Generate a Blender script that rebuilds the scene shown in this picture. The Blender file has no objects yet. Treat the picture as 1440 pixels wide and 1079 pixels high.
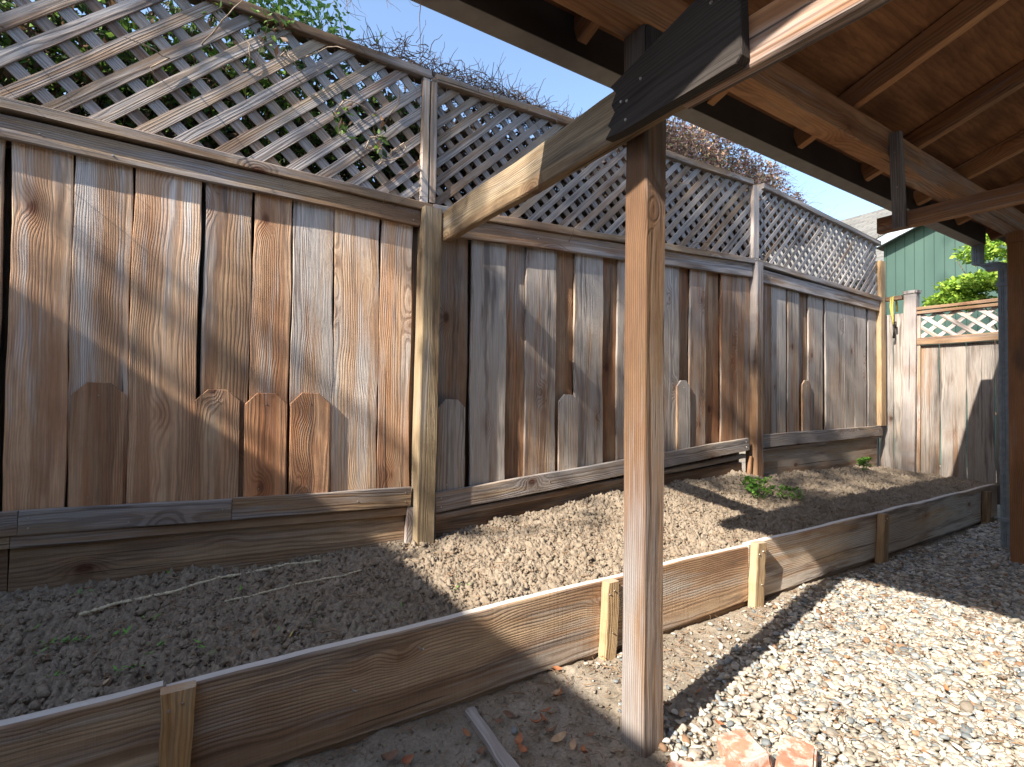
import bpy, math, random
import numpy as np
from mathutils import Vector, Matrix
from math import radians, sin, cos, atan2, pi, sqrt, exp
sc = bpy.context.scene
COL = sc.collection
rng = np.random.default_rng(7)
random.seed(7)

# ------------------------------------------------------------ camera
H = 1.10
roll, pitch, yaw = radians(0.6), radians(1.2), atan2(1145, 720)
fwd = Vector((cos(yaw)*cos(pitch), sin(yaw)*cos(pitch), sin(pitch)))
r0 = Vector((sin(yaw), -cos(yaw), 0)); u0 = r0.cross(fwd)
rv = r0*cos(roll) + u0*sin(roll); uv = rv.cross(fwd)
cd = bpy.data.cameras.new('camera'); cam = bpy.data.objects.new('camera', cd); COL.objects.link(cam)
cd.sensor_width = 36; cd.lens = 18.0; cd.clip_start = .05; cd.clip_end = 2000
m = Matrix((rv, uv, -fwd)).transposed().to_4x4(); m.translation = (0, 0, H)
cam.matrix_world = m
sc.camera = cam

# ------------------------------------------------------------ light
AZ = radians(11.6); EL = radians(38.7)
world = bpy.data.worlds.new('World'); sc.world = world; world.use_nodes = True
wn = world.node_tree; bg = wn.nodes['Background']
sky = wn.nodes.new('ShaderNodeTexSky'); sky.sky_type = 'NISHITA'; sky.sun_disc = False
sky.sun_elevation = EL; sky.sun_rotation = atan2(-cos(AZ), -sin(AZ))
sky.air_density = 1.0; sky.dust_density = .9; sky.ozone_density = 1.2
wn.links.new(sky.outputs[0], bg.inputs[0]); bg.inputs[1].default_value = 0.15
sl = bpy.data.lights.new('sun', 'SUN'); sl.energy = 5.0; sl.angle = radians(.55); sl.color = (1, .93, .83)
so = bpy.data.objects.new('sun', sl); COL.objects.link(so)
tv = Vector((cos(AZ)*cos(EL), sin(AZ)*cos(EL), -sin(EL)))
so.rotation_euler = tv.to_track_quat('-Z', 'Y').to_euler(); so.location = (-8, -2, 8)
sc.view_settings.view_transform = 'Standard'; sc.view_settings.look = 'None'
sc.view_settings.exposure = 1.35; sc.view_settings.gamma = 1
sc.render.engine = 'CYCLES'
sc.cycles.use_denoising = True
sc.cycles.max_bounces = 8; sc.cycles.diffuse_bounces = 6; sc.cycles.transparent_max_bounces = 8

# ------------------------------------------------------------ node helpers
class NT:
    def __init__(s, name, rough=.85, spec=.3):
        s.m = bpy.data.materials.new(name); s.m.use_nodes = True
        s.t = s.m.node_tree; s.b = s.t.nodes['Principled BSDF']
        s.b.inputs['Roughness'].default_value = rough
        s.b.inputs['Specular IOR Level'].default_value = spec
    def n(s, typ, **k):
        x = s.t.nodes.new(typ)
        for a, b in k.items(): setattr(x, a, b)
        return x
    def put(s, sock, v):
        if isinstance(v, bpy.types.NodeSocket): s.t.links.new(v, sock)
        elif v is not None: sock.default_value = v
    def m_(s, op, a, b=None, c=None, clamp=False):
        x = s.n('ShaderNodeMath', operation=op, use_clamp=clamp)
        for i, v in enumerate((a, b, c)): s.put(x.inputs[i], v)
        return x.outputs[0]
    def v_(s, op, a, b=None):
        x = s.n('ShaderNodeVectorMath', operation=op); s.put(x.inputs[0], a)
        if b is not None: s.put(x.inputs[1], b)
        return x.outputs['Value'] if op in ('LENGTH', 'DOT_PRODUCT') else x.outputs[0]
    def mul(s, v, xyz): return s.v_('MULTIPLY', v, xyz)
    def noise(s, v, scale=1, det=3, rough=.5, dist=0):
        x = s.n('ShaderNodeTexNoise'); s.put(x.inputs['Vector'], v); x.inputs['Scale'].default_value = scale
        x.inputs['Detail'].default_value = det; x.inputs['Roughness'].default_value = rough; x.inputs['Distortion'].default_value = dist
        return x.outputs['Fac']
    def mix(s, f, a, b, mode='MIX'):
        x = s.n('ShaderNodeMix', data_type='RGBA', blend_type=mode)
        s.put(x.inputs[0], f)
        for i, v in ((6, a), (7, b)):
            if isinstance(v, tuple) and len(v) == 3: v = (*v, 1)
            s.put(x.inputs[i], v)
        return x.outputs[2]
    def ramp(s, f, lo, hi, a=0., b=1.):
        x = s.n('ShaderNodeMapRange', interpolation_type='SMOOTHSTEP')
        s.put(x.inputs[0], f); x.inputs[1].default_value = lo; x.inputs[2].default_value = hi
        x.inputs[3].default_value = a; x.inputs[4].default_value = b
        return x.outputs[0]
    def attr(s, name):
        x = s.n('ShaderNodeAttribute', attribute_name=name); return x
    def pos(s): return s.n('ShaderNodeNewGeometry').outputs['Position']
    def bump(s, h, dist=.002, strength=1.):
        x = s.n('ShaderNodeBump'); x.inputs['Strength'].default_value = strength; x.inputs['Distance'].default_value = dist
        s.put(x.inputs['Height'], h); s.t.links.new(x.outputs[0], s.b.inputs['Normal'])
    def col(s, c):
        if isinstance(c, tuple) and len(c) == 3: c = (*c, 1)
        s.put(s.b.inputs['Base Color'], c)
    def sep(s, v):
        x = s.n('ShaderNodeSeparateXYZ'); s.put(x.inputs[0], v); return x.outputs
    def comb(s, a, b, c):
        x = s.n('ShaderNodeCombineXYZ')
        for i, v in enumerate((a, b, c)): s.put(x.inputs[i], v)
        return x.outputs[0]

def wood_material(name, brown=(.30, .180, .103), tan=(.46, .335, .215), gray=(.37, .348, .318), rust=(.42, .185, .078), ring_freq=900., saw=.35, gain=1.5, topw=.25, knots=1., wav=.075):
    """grain runs along gc.z; gc.x is across the face, gc.y the depth (carries the distance to the pith); tone.x weathering, tone.y value, tone.z redness"""
    M = NT(name, .82, .25)
    gc = M.attr('gc').outputs['Vector']; tone = M.sep(M.attr('tone').outputs['Vector'])
    g = M.sep(gc)
    n1 = M.noise(M.mul(gc, (5, 3, 1.1)), 1, 3, .55)
    n2 = M.noise(M.mul(gc, (26, 8, 2.6)), 1, 2, .5)
    vk = M.n('ShaderNodeTexVoronoi', feature='F1'); M.put(vk.inputs['Vector'], M.mul(gc, (5.2, .4, 3.0))); vk.inputs['Scale'].default_value = 1
    k = vk.outputs['Distance']; pres = M.m_('MULTIPLY', knots, M.m_('GREATER_THAN', M.sep(vk.outputs['Color'])[0], .40))
    bumpk = M.m_('MULTIPLY', M.m_('EXPONENT', M.m_('MULTIPLY', M.m_('MULTIPLY', k, k), -26.)), pres)
    wx = M.m_('ADD', g[0], M.m_('MULTIPLY', M.m_('SUBTRACT', n1, .5), wav))
    wy = M.m_('ADD', g[1], M.m_('MULTIPLY', M.m_('SUBTRACT', n2, .5), .012))
    r = M.m_('SQRT', M.m_('ADD', M.m_('MULTIPLY', wx, wx), M.m_('MULTIPLY', wy, wy)))
    r = M.m_('ADD', r, M.m_('MULTIPLY', bumpk, .034))
    s = M.m_('SINE', M.m_('MULTIPLY', r, ring_freq))
    ring = M.ramp(s, -.4, 1.)                                        # late wood lines
    fib = M.noise(M.mul(gc, (330, 260, 5)), 1, 3, .7)
    fib2 = M.noise(M.mul(gc, (90, 60, 1.4)), 1, 3, .6)
    base = M.mix(M.ramp(n1, .3, .7), brown, tan)
    base = M.mix(M.m_('MULTIPLY', tone[2], M.ramp(M.noise(M.mul(gc, (9, 4, .9)), 1, 3, .6), .3, .62), clamp=True), base, rust)
    base = M.mix(M.m_('MULTIPLY', ring, M.ramp(M.noise(M.mul(gc, (8, 4, 1.3)), 1, 2), .3, .7, .12, .62)), base, M.mix(1., base, (.42, .36, .32), 'MULTIPLY'))
    hb = M.ramp(M.noise(M.mul(gc, (6.5, 2, .38)), 1, 1.5, .5), .505, .535)
    base = M.mix(M.m_('MULTIPLY', hb, .72), base, M.mix(1., base, (.60, .50, .42), 'MULTIPLY'))
    mt = M.noise(M.mul(gc, (30, 20, 9)), 1, 4, .65)
    base = M.mix(M.ramp(mt, .35, .72, 0, .5), base, M.mix(1., base, (.70, .64, .60), 'MULTIPLY'))
    wn_ = M.noise(M.mul(gc, (11, 6, 1.0)), 1, 4, .62)
    wm = M.m_('ADD', tone[0], M.m_('MULTIPLY', M.m_('SUBTRACT', wn_, .5), 2.5))
    wm = M.m_('ADD', wm, M.m_('MULTIPLY', M.m_('SUBTRACT', fib2, .5), .8))
    wm = M.ramp(wm, .18, .85)
    gcol = M.mix(M.m_('MULTIPLY', ring, .6), gray, (.15, .125, .11))
    c = M.mix(M.m_('MULTIPLY', wm, .86), base, gcol)
    c = M.mix(M.ramp(fib, .3, .75, .40, 0), c, (.075, .055, .045))        # dark fibres / checks
    st = M.ramp(M.noise(M.mul(gc, (14, 7, 1.1)), 1, 4, .65), .53, .68)      # dark stains along the grain
    c = M.mix(M.m_('MULTIPLY', st, .66), c, (.06, .042, .034))
    ck = M.ramp(M.noise(M.mul(gc, (60, 30, .9)), 1, 1, .4), .735, .775)   # long thin checks
    c = M.mix(M.m_('MULTIPLY', ck, .75), c, (.03, .022, .018))
    kn = M.m_('MULTIPLY', M.ramp(k, .05, .13, 1, 0), pres)
    c = M.mix(M.m_('MULTIPLY', kn, .85), c, (.085, .035, .02))
    halo = M.m_('MULTIPLY', M.ramp(k, .10, .34, .45, 0), pres)
    c = M.mix(halo, c, M.mix(1., c, (.62, .45, .36), 'MULTIPLY'))
    nz = M.ramp(M.sep(M.n('ShaderNodeNewGeometry').outputs['Normal'])[2], .75, .95)
    c = M.mix(M.m_('MULTIPLY', nz, topw), c, (.36, .345, .32))
    vv = M.n('ShaderNodeVectorMath', operation='SCALE'); M.put(vv.inputs[0], c); M.put(vv.inputs['Scale'], M.m_('MULTIPLY', tone[1], gain))
    M.col(vv.outputs[0])
    sawn = M.noise(M.mul(gc, (5, 4, 75)), 1, 4, .6)
    h = M.m_('ADD', M.m_('MULTIPLY', ring, .55), M.m_('MULTIPLY', fib, .8))
    h = M.m_('ADD', h, M.m_('MULTIPLY', sawn, saw)); h = M.m_('ADD', h, M.m_('MULTIPLY', kn, -.5))
    h = M.m_('SUBTRACT', h, M.m_('MULTIPLY', ck, 1.2))
    M.bump(h, .0022, .8)
    return M.m

W_FENCE = wood_material('weathered_redwood')
W_RAIL = wood_material('weathered_rail', (.25, .16, .095), (.40, .29, .17), (.33, .31, .30), ring_freq=800)
W_LATT = wood_material('weathered_lattice_lath', (.25, .17, .11), (.38, .30, .21), (.34, .325, .315), (.30, .17, .10), ring_freq=1300, knots=0., wav=.018)
W_POST = wood_material('treated_post_wood', (.36, .27, .155), (.46, .36, .23), (.38, .35, .31), (.42, .25, .11), ring_freq=900, gain=1.3)
W_ROOF = wood_material('roof_framing_wood', (.33, .155, .066), (.44, .24, .115), (.30, .27, .25), (.42, .19, .07), ring_freq=800, saw=.2, gain=1.5)
W_BED = wood_material('garden_board_wood', (.22, .14, .085), (.40, .29, .18), (.33, .30, .26), (.32, .16, .08), ring_freq=620, saw=1.0, gain=1.6, topw=.75)
W_STAKE = wood_material('stake_wood', (.50, .35, .19), (.56, .43, .27), (.5, .42, .3), (.55, .28, .09), ring_freq=900, gain=1.15)

def plywood():
    M = NT('stained_plywood', .8, .25)
    gc = M.attr('gc').outputs['Vector']
    w = M.noise(M.mul(gc, (2.2, 3, 14)), 1, 5, .65, .25)
    s = M.m_('SINE', M.m_('MULTIPLY', M.m_('ADD', M.sep(gc)[2], M.m_('MULTIPLY', w, .10)), 260.))
    c = M.mix(M.ramp(w, .25, .75), (.13, .055, .026), (.33, .155, .068))
    c = M.mix(M.m_('MULTIPLY', M.ramp(s, 0, 1), .25), c, (.09, .035, .018))
    c = M.mix(M.m_('MULTIPLY', M.ramp(M.noise(M.mul(gc, (1.3, 1.3, 1.3)), 1, 3), .5, .75), .7), c, (.05, .022, .014))
    c = M.mix(M.ramp(M.noise(gc, 38, 2, .6), .72, .78, 0, .5), c, (.55, .42, .33))
    g = M.sep(gc)
    M.col(c); M.bump(M.noise(M.mul(gc, (60, 60, 400)), 1, 3), .0012)
    return M.m
PLY = plywood()

def simple(name, c, rough=.6, metal=0., var=.25, scale=8., c2=None, bump=.0, spec=.4):
    M = NT(name, rough, spec); M.b.inputs['Metallic'].default_value = metal
    p = M.pos(); n = M.noise(p, scale, 4, .6)
    d = c2 or tuple(x*(1-var) for x in c)
    M.col(M.mix(M.ramp(n, .3, .7), c, d))
    if bump: M.bump(M.noise(p, scale*8, 3), bump)
    return M.m
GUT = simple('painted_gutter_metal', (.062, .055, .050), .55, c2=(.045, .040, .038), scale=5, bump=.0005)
GUTB = simple('taupe_gutter_metal', (.24, .22, .195), .6, c2=(.20, .18, .16), scale=14, bump=.0008)  # lighter grey-taupe metal for the gutter bottom and end cap
PIPE = simple('galvanised_downspout_paint', (.26, .295, .31), .5, metal=.1, c2=(.19, .22, .235), scale=30, bump=.0006)
NAIL = simple('nail_steel', (.55, .53, .50), .4, metal=.7, c2=(.25, .16, .10), scale=90)
TARP = simple('roofing_felt', (.05, .05, .05), .9)
STUCCO = simple('painted_house_wall', (.62, .58, .50), .9, scale=3, var=.15, bump=.002)
TRIM = simple('white_painted_trim', (.36, .42, .46), .6, scale=6, var=.12)
TWINE = simple('pale_twine', (.62, .55, .40), .9, scale=60, c2=(.42, .36, .24))
STRAP = simple('yellow_strap', (.62, .50, .12), .7, scale=40)
DARKMETAL = simple('dark_latch_metal', (.04, .035, .03), .5, metal=.6)
RUSTM = simple('dark_gap', (.04, .03, .025), .9)

def soil_mat(name, a, b, c3):
    M = NT(name, .97, .08); p = M.pos()
    n = M.noise(p, 9, 4, .65); n2 = M.noise(p, 95, 4, .7); n3 = M.noise(p, 2.1, 3)
    c = M.mix(M.ramp(n, .3, .7), a, b)
    c = M.mix(M.ramp(n2, .35, .7, 0, .55), c, c3)
    c = M.mix(M.ramp(n3, .4, .7, 0, .35), c, tuple(x*.72 for x in a))
    c = M.mix(M.ramp(M.noise(p, 230, 1, .5), .70, .74, 0, .5), c, (.42, .38, .32))
    M.col(c); M.bump(M.m_('ADD', n2, M.m_('MULTIPLY', M.noise(p, 420, 3, .7), .5)), .004, .9)
    return M.m
SOIL = soil_mat('bed_soil', (.26, .205, .148), (.335, .275, .208), (.13, .098, .072))
DIRT = soil_mat('ground_dirt', (.27, .225, .168), (.38, .325, .26), (.12, .092, .068))

def pebble_mat():
    M = NT('river_pebble', .7, .35); a = M.attr('pc').outputs['Color']; p = M.pos()
    c = M.mix(M.ramp(M.noise(p, 130, 3, .6), .3, .7, .0, .35), a, M.mix(1., a, (.62, .56, .50), 'MULTIPLY'))
    M.col(c); M.bump(M.noise(p, 260, 3), .0010, .6); return M.m
PEB = pebble_mat()

def leaf_mat(name, rough=.55, trans=.35):
    M = NT(name, rough, .3); a = M.attr('pc').outputs['Color']; M.col(a)
    out = M.t.nodes['Material Output']; tr = M.n('ShaderNodeBsdfTranslucent'); M.put(tr.inputs[0], a)
    ms = M.n('ShaderNodeMixShader'); ms.inputs[0].default_value = trans
    M.t.links.new(M.b.outputs[0], ms.inputs[1]); M.t.links.new(tr.outputs[0], ms.inputs[2]); M.t.links.new(ms.outputs[0], out.inputs[0])
    return M.m
LEAF = leaf_mat('leaf'); DRYLEAF = leaf_mat('dry_leaf', .8, .15)
TWIG = simple('twig_bark', (.20, .135, .09), .9, scale=30, c2=(.10, .065, .045), bump=.001)
TWIGP = simple('pale_twig_bark', (.42, .33, .24), .9, scale=30, c2=(.24, .17, .12), bump=.001)
BARK = simple('tree_bark', (.16, .12, .09), .95, scale=12, bump=.01)

def siding():
    M = NT('green_board_siding', .75, .3); p = M.pos(); s = M.sep(p)
    f = M.m_('FRACT', M.m_('DIVIDE', s[1], .145)); g = M.m_('LESS_THAN', f, .07)
    c = M.mix(M.ramp(M.noise(M.mul(p, (1, 2, .6)), 1, 4), .3, .7), (.040, .078, .062), (.052, .098, .078))
    M.col(M.mix(M.m_('MULTIPLY', g, .55), c, (.012, .03, .024))); M.bump(M.m_('SUBTRACT', 1., g), .01, 1.)
    return M.m
def shingle():
    M = NT('bleached_roof_shingles', .95, .15); gc = M.attr('gc').outputs['Vector']
    b = M.n('ShaderNodeTexBrick'); M.put(b.inputs['Vector'], M.mul(gc, (1, 1, 1))); b.inputs['Scale'].default_value = 1.
    b.inputs['Brick Width'].default_value = .32; b.inputs['Row Height'].default_value = .16; b.inputs['Mortar Size'].default_value = .012
    b.inputs['Color1'].default_value = (.125, .12, .108, 1); b.inputs['Color2'].default_value = (.185, .175, .155, 1); b.inputs['Mortar'].default_value = (.08, .075, .07, 1)
    M.col(M.mix(M.ramp(M.noise(gc, 3, 4), .35, .7, 0, .5), b.outputs[0], (.17, .17, .16))); M.bump(b.outputs[1], .01, -.6 if False else .5)
    return M.m
SIDING = siding(); SHINGLE = shingle()

def brick_mat():
    M = NT('worn_red_brick', .9, .2); p = M.pos(); nz = M.sep(M.n('ShaderNodeNewGeometry').outputs['Normal'])
    c = M.mix(M.ramp(M.noise(p, 22, 4, .65), .3, .7), (.38, .165, .10), (.46, .24, .16))
    mort = M.m_('MULTIPLY', M.ramp(M.noise(p, 14, 4, .7), .44, .58), .85)
    c = M.mix(mort, c, (.60, .50, .44))
    M.col(c); M.bump(M.noise(p, 160, 4, .7), .0022); return M.m
BRICK = brick_mat()

# ------------------------------------------------------------ object helpers
def tag(o, label=None, cat=None, group=None, kind=None):
    if label: o['label'] = label
    if cat: o['category'] = cat
    if group: o['group'] = group
    if kind: o['kind'] = kind
    return o
def thing(name, loc, label, cat, group=None):
    o = bpy.data.objects.new(name, None); COL.objects.link(o); o.location = loc; o.empty_display_size = .1
    return tag(o, label, cat, group)

class MB:
    """collects pieces in world coordinates and links them as one mesh object"""
    def __init__(s): s.V = []; s.F = []; s.G = []; s.T = []; s.M = []
    def add(s, V, F, G=None, T=(0, 1, 0), mi=0):
        o = len(s.V); s.V += [tuple(v) for v in V]; s.F += [tuple(i+o for i in f) for f in F]
        s.G += [tuple(g) for g in (G if G is not None else V)]
        s.T += list(T) if isinstance(T, list) else [T]*len(V)
        s.M += [mi]*len(F); return s
    def build(s, name, mats, parent=None, smooth=False, label=None):
        me = bpy.data.meshes.new(name)
        loc = Vector((0, 0, 0))
        if parent is not None: loc = parent_origin(parent)
        me.from_pydata([tuple(Vector(v)-loc) for v in s.V], [], s.F)
        for mm in (mats if isinstance(mats, (list, tuple)) else [mats]): me.materials.append(mm)
        me.polygons.foreach_set('material_index', s.M)
        a = me.attributes.new('gc', 'FLOAT_VECTOR', 'POINT'); a.data.foreach_set('vector', np.array(s.G, 'f').ravel())
        a = me.attributes.new('tone', 'FLOAT_VECTOR', 'POINT'); a.data.foreach_set('vector', np.array(s.T, 'f').ravel())
        if smooth: me.polygons.foreach_set('use_smooth', [True]*len(me.polygons))
        me.update()
        o = bpy.data.objects.new(name, me); COL.objects.link(o)
        if parent is not None: o.parent = parent
        if label: o['label'] = label
        return o
def parent_origin(p):
    v = Vector((0, 0, 0))
    while p is not None: v += p.location; p = p.parent
    return v

def lum(mb, a, b, wdir, w, d, t0=(.3, 1, 0), t1=None, ch=.004, jit=.0016, seg=.11, mi=0, pith=None):
    """a length of sawn timber from a to b (centres of its ends)"""
    a = Vector(a); b = Vector(b); L = (b-a).length; ax = (b-a).normalized()
    wd = Vector(wdir); wd = (wd - ax*wd.dot(ax)).normalized(); dd = ax.cross(wd)
    ns = max(1, int(round(L/seg))); t1 = t1 or t0
    off = random.uniform(0, 60); x0 = random.uniform(-w*.6, w*.6); y0 = pith if pith is not None else random.choice((.02, .04, .08, .14)) + random.uniform(0, .02)
    hw, hd = w/2, d/2; ch = min(ch, hd*.6)
    oct_ = [(hw-ch, hd), (hw, hd-ch), (hw, -hd+ch), (hw-ch, -hd), (-hw+ch, -hd), (-hw, -hd+ch), (-hw, hd-ch), (-hw+ch, hd)]
    V = []; G = []; T = []; F = []
    ja = random.uniform(0, 9); jb = random.uniform(0, 9); bow = random.uniform(-1, 1)*jit*1.6
    for i in range(ns+1):
        t = i/ns; c = a + ax*(L*t)
        e1 = jit*sin(ja+t*L*7.3) + jit*.6*random.uniform(-1, 1) + bow*4*t*(1-t); e2 = jit*sin(jb+t*L*5.1) + jit*.6*random.uniform(-1, 1)
        for (x, y) in oct_:
            xx = x + (e1 if x > 0 else e2); V.append(c + wd*xx + dd*(y + .3*jit*random.uniform(-1, 1)))
            G.append((x-x0, y+y0, L*t+off)); T.append(tuple(t0[k]*(1-t)+t1[k]*t for k in range(3)))
    for i in range(ns):
        for k in range(8):
            k2 = (k+1) % 8; F.append((i*8+k, i*8+k2, (i+1)*8+k2, (i+1)*8+k))
    F.append(tuple(range(7, -1, -1))); F.append(tuple(ns*8+k for k in range(8)))
    mb.add(V, F, G, T, mi)

def prism(mb, poly, o, ud, vd, th, tone=(.3, 1, 0), grain=None, mi=0, ch=.002):
    """polygon (u,v) in the plane o+ud*u+vd*v, extruded by th along ud x vd; grain = direction in (u,v)"""
    o = Vector(o); ud = Vector(ud).normalized(); vd = Vector(vd).normalized(); nd = ud.cross(vd)
    g = grain or (0, 1); gl = sqrt(g[0]**2+g[1]**2); g = (g[0]/gl, g[1]/gl); p = (g[1], -g[0])
    off = random.uniform(0, 60); y0 = random.choice((.02, .05, .1)); cu = sum(q[0] for q in poly)/len(poly); cv = sum(q[1] for q in poly)/len(poly)
    n = len(poly)
    ar = sum(poly[i][0]*poly[(i+1) % n][1]-poly[(i+1) % n][0]*poly[i][1] for i in range(n))
    if ar < 0: poly = poly[::-1]
    ins = []
    for (u, v) in poly:
        du, dv = cu-u, cv-v; l = sqrt(du*du+dv*dv)+1e-9; ins.append((u+du/l*ch, v+dv/l*ch))
    V = []; G = []
    x0 = random.uniform(-.05, .05)
    for (pl, z) in ((ins, 0), (poly, ch), (poly, th-ch), (ins, th)):
        for (u, v) in pl:
            V.append(o + ud*u + vd*v + nd*z)
            du, dv = u-cu, v-cv; G.append((du*p[0]+dv*p[1]-x0, z+y0, du*g[0]+dv*g[1]+off))
    F = [tuple(range(n-1, -1, -1)), tuple(3*n+i for i in range(n))]
    for l in range(3):
        for i in range(n):
            j = (i+1) % n; F.append((l*n+i, l*n+j, (l+1)*n+j, (l+1)*n+i))
    mb.add(V, F, G, tone, mi)

def tube(mb, pts, r0, r1=None, k=6, tone=(0, 1, 0), mi=0, caps=True):
    r1 = r0 if r1 is None else r1; pts = [Vector(p) for p in pts]; n = len(pts); V = []; F = []
    ref = Vector((0, 0, 1))
    for i, p in enumerate(pts):
        d = (pts[min(i+1, n-1)]-pts[max(i-1, 0)]).normalized()
        if abs(d.dot(ref)) > .95: ref = Vector((1, 0, 0))
        a = d.cross(ref).normalized(); b = d.cross(a); r = r0+(r1-r0)*i/(n-1)
        for j in range(k): V.append(p + a*(r*cos(2*pi*j/k)) + b*(r*sin(2*pi*j/k)))
    for i in range(n-1):
        for j in range(k): F.append((i*k+j, i*k+(j+1) % k, (i+1)*k+(j+1) % k, (i+1)*k+j))
    if caps: F.append(tuple(range(k-1, -1, -1))); F.append(tuple((n-1)*k+j for j in range(k)))
    mb.add(V, F, None, tone, mi)

def nail(mb, p, n=(0, -1, 0), r=.0045, mi=1):
    p = Vector(p); n = Vector(n).normalized(); a = n.orthogonal().normalized(); b = n.cross(a)
    V = [p - n*.001 + (a*cos(t)+b*sin(t))*r for t in np.arange(8)*pi/4] + [p + n*.0022 + (a*cos(t)+b*sin(t))*r*.7 for t in np.arange(8)*pi/4]
    F = [(i, (i+1) % 8, 8+(i+1) % 8, 8+i) for i in range(8)] + [tuple(range(8, 16))]
    mb.add(V, F, None, (0, 1, 0), mi)

def mesh_np(name, V, F, mats, attrs=None, smooth=True, parent=None, mi=None):
    me = bpy.data.meshes.new(name); V = np.asarray(V, 'f'); F = np.asarray(F, 'i')
    if parent is not None: V = V - np.array(parent_origin(parent), 'f')
    k = F.shape[1]
    me.vertices.add(len(V)); me.vertices.foreach_set('co', V.ravel())
    me.loops.add(F.size); me.loops.foreach_set('vertex_index', F.ravel())
    me.polygons.add(len(F)); me.polygons.foreach_set('loop_start', np.arange(len(F), dtype='i')*k)
    try: me.polygons.foreach_set('loop_total', np.full(len(F), k, 'i'))
    except Exception: pass
    if smooth: me.polygons.foreach_set('use_smooth', np.ones(len(F), bool))
    for mm in (mats if isinstance(mats, (list, tuple)) else [mats]): me.materials.append(mm)
    if mi is not None: me.polygons.foreach_set('material_index', np.asarray(mi, 'i'))
    me.update(calc_edges=True); me.validate()
    for an, (typ, arr) in (attrs or {}).items():
        a = me.attributes.new(an, typ, 'POINT'); a.data.foreach_set('color' if typ == 'FLOAT_COLOR' else 'vector', np.asarray(arr, 'f').ravel())
    o = bpy.data.objects.new(name, me); COL.objects.link(o)
    if parent is not None: o.parent = parent
    return o

def vnoise(x, y, scale, seed):
    """smooth value noise, vectorised"""
    r = np.random.default_rng(seed); N = 256; tab = r.random((N, N))
    X = x*scale; Y = y*scale; xi = np.floor(X).astype(int); yi = np.floor(Y).astype(int); fx = X-xi; fy = Y-yi
    fx = fx*fx*(3-2*fx); fy = fy*fy*(3-2*fy)
    g = lambda i, j: tab[i % N, j % N]
    return (g(xi, yi)*(1-fx)+g(xi+1, yi)*fx)*(1-fy)+(g(xi, yi+1)*(1-fx)+g(xi+1, yi+1)*fx)*fy

# ------------------------------------------------------------ ground
def gravel_edge(x):      # pebbles lie on the side of y below this line
    return np.where(x < 1.25, .25+(x-1.25)*1.2, np.where(x < 3.2, 1.02+.235*(x-1.25), 1.48+.02*(x-3.2)))
def ground_h(x, y):
    h = .018*(vnoise(x, y, 2.3, 1)-.5) + .012*(vnoise(x, y, 9, 2)-.5) + .008*(vnoise(x, y, 31, 3)-.5)
    h = h + .010*np.abs(vnoise(x, y, 17, 7)-.5)
    h = h - .05*np.exp(-((x-4.7)**2/.5+(y-1.0)**2/.15))
    h = h + .02*np.exp(-((y-1.58)/.06)**2)*(x < 6.3)*vnoise(x, y, 7, 5)
    return h
def fine_dirt():
    xs = np.arange(-1.5, 7.2, .014); ys = np.arange(-1.6, 1.655, .014)
    X, Y = np.meshgrid(xs, ys, indexing='ij'); d = 1-1/(1+np.exp(-(gravel_edge(X)-Y)/.08))
    Z = ground_h(X, Y) + d*(.010*(vnoise(X, Y, 60, 4)-.5)+.007*(vnoise(X, Y, 140, 6)-.5)) - .004
    e = np.minimum.reduce([X-xs[0], xs[-1]-X, Y-ys[0]])
    Z = Z - .03*np.clip(1-e/.1, 0, 1)
    nx, ny = X.shape; i = np.arange(nx*ny).reshape(nx, ny)
    F = np.stack([i[:-1, :-1], i[1:, :-1], i[1:, 1:], i[:-1, 1:]], -1).reshape(-1, 4)
    o = mesh_np('dirt_path', np.stack([X, Y, Z], -1).reshape(-1, 3), F, DIRT); tag(o, kind='structure')
fine_dirt()
mb = MB(); mb.add([(-150, -150, -.045), (200, -150, -.045), (200, 150, -.045), (-150, 150, -.045)], [(0, 1, 2, 3)])
tag(mb.build('ground', DIRT), kind='structure')

# unit blob
def ico(sub):
    import bmesh
    bm = bmesh.new(); bmesh.ops.create_icosphere(bm, subdivisions=sub, radius=1)
    V = np.array([v.co[:] for v in bm.verts]); F = np.array([[v.index for v in f.verts] for f in bm.faces]); bm.free(); return V, F
ICO1, ICO2 = ico(1), ico(2)
def blobs(P, S, shape, base, rough=.12, tilt=.35, seed=1):
    """P centres (n,3), S sizes (n,), shape (n,3) ratios"""
    r = np.random.default_rng(seed); n = len(P); V0, F0 = base; nv = len(V0)
    V = np.repeat(V0[None], n, 0)
    k = r.normal(size=(n, 4, 3)); ph = r.random((n, 4))*6.28
    disp = sum(np.sin(np.einsum('nvk,nk->nv', V, k[:, j]*2.2)+ph[:, j, None]) for j in range(4))
    V = V*(1+rough*disp[..., None]*.6)
    V = V*(shape*S[:, None])[:, None, :]
    a = r.random(n)*6.28; t = r.normal(size=n)*tilt; t2 = r.normal(size=n)*tilt
    def rot(V, ang, i, j):
        c, s = np.cos(ang)[:, None], np.sin(ang)[:, None]; A = V[..., i]*c-V[..., j]*s; B = V[..., i]*s+V[..., j]*c
        V = V.copy(); V[..., i] = A; V[..., j] = B; return V
    V = rot(V, t, 0, 2); V = rot(V, t2, 1, 2); V = rot(V, a, 0, 1)
    V = V + P[:, None, :]
    F = F0[None]+(np.arange(n)*nv)[:, None, None]
    return V.reshape(-1, 3), F.reshape(-1, 3), nv

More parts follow.
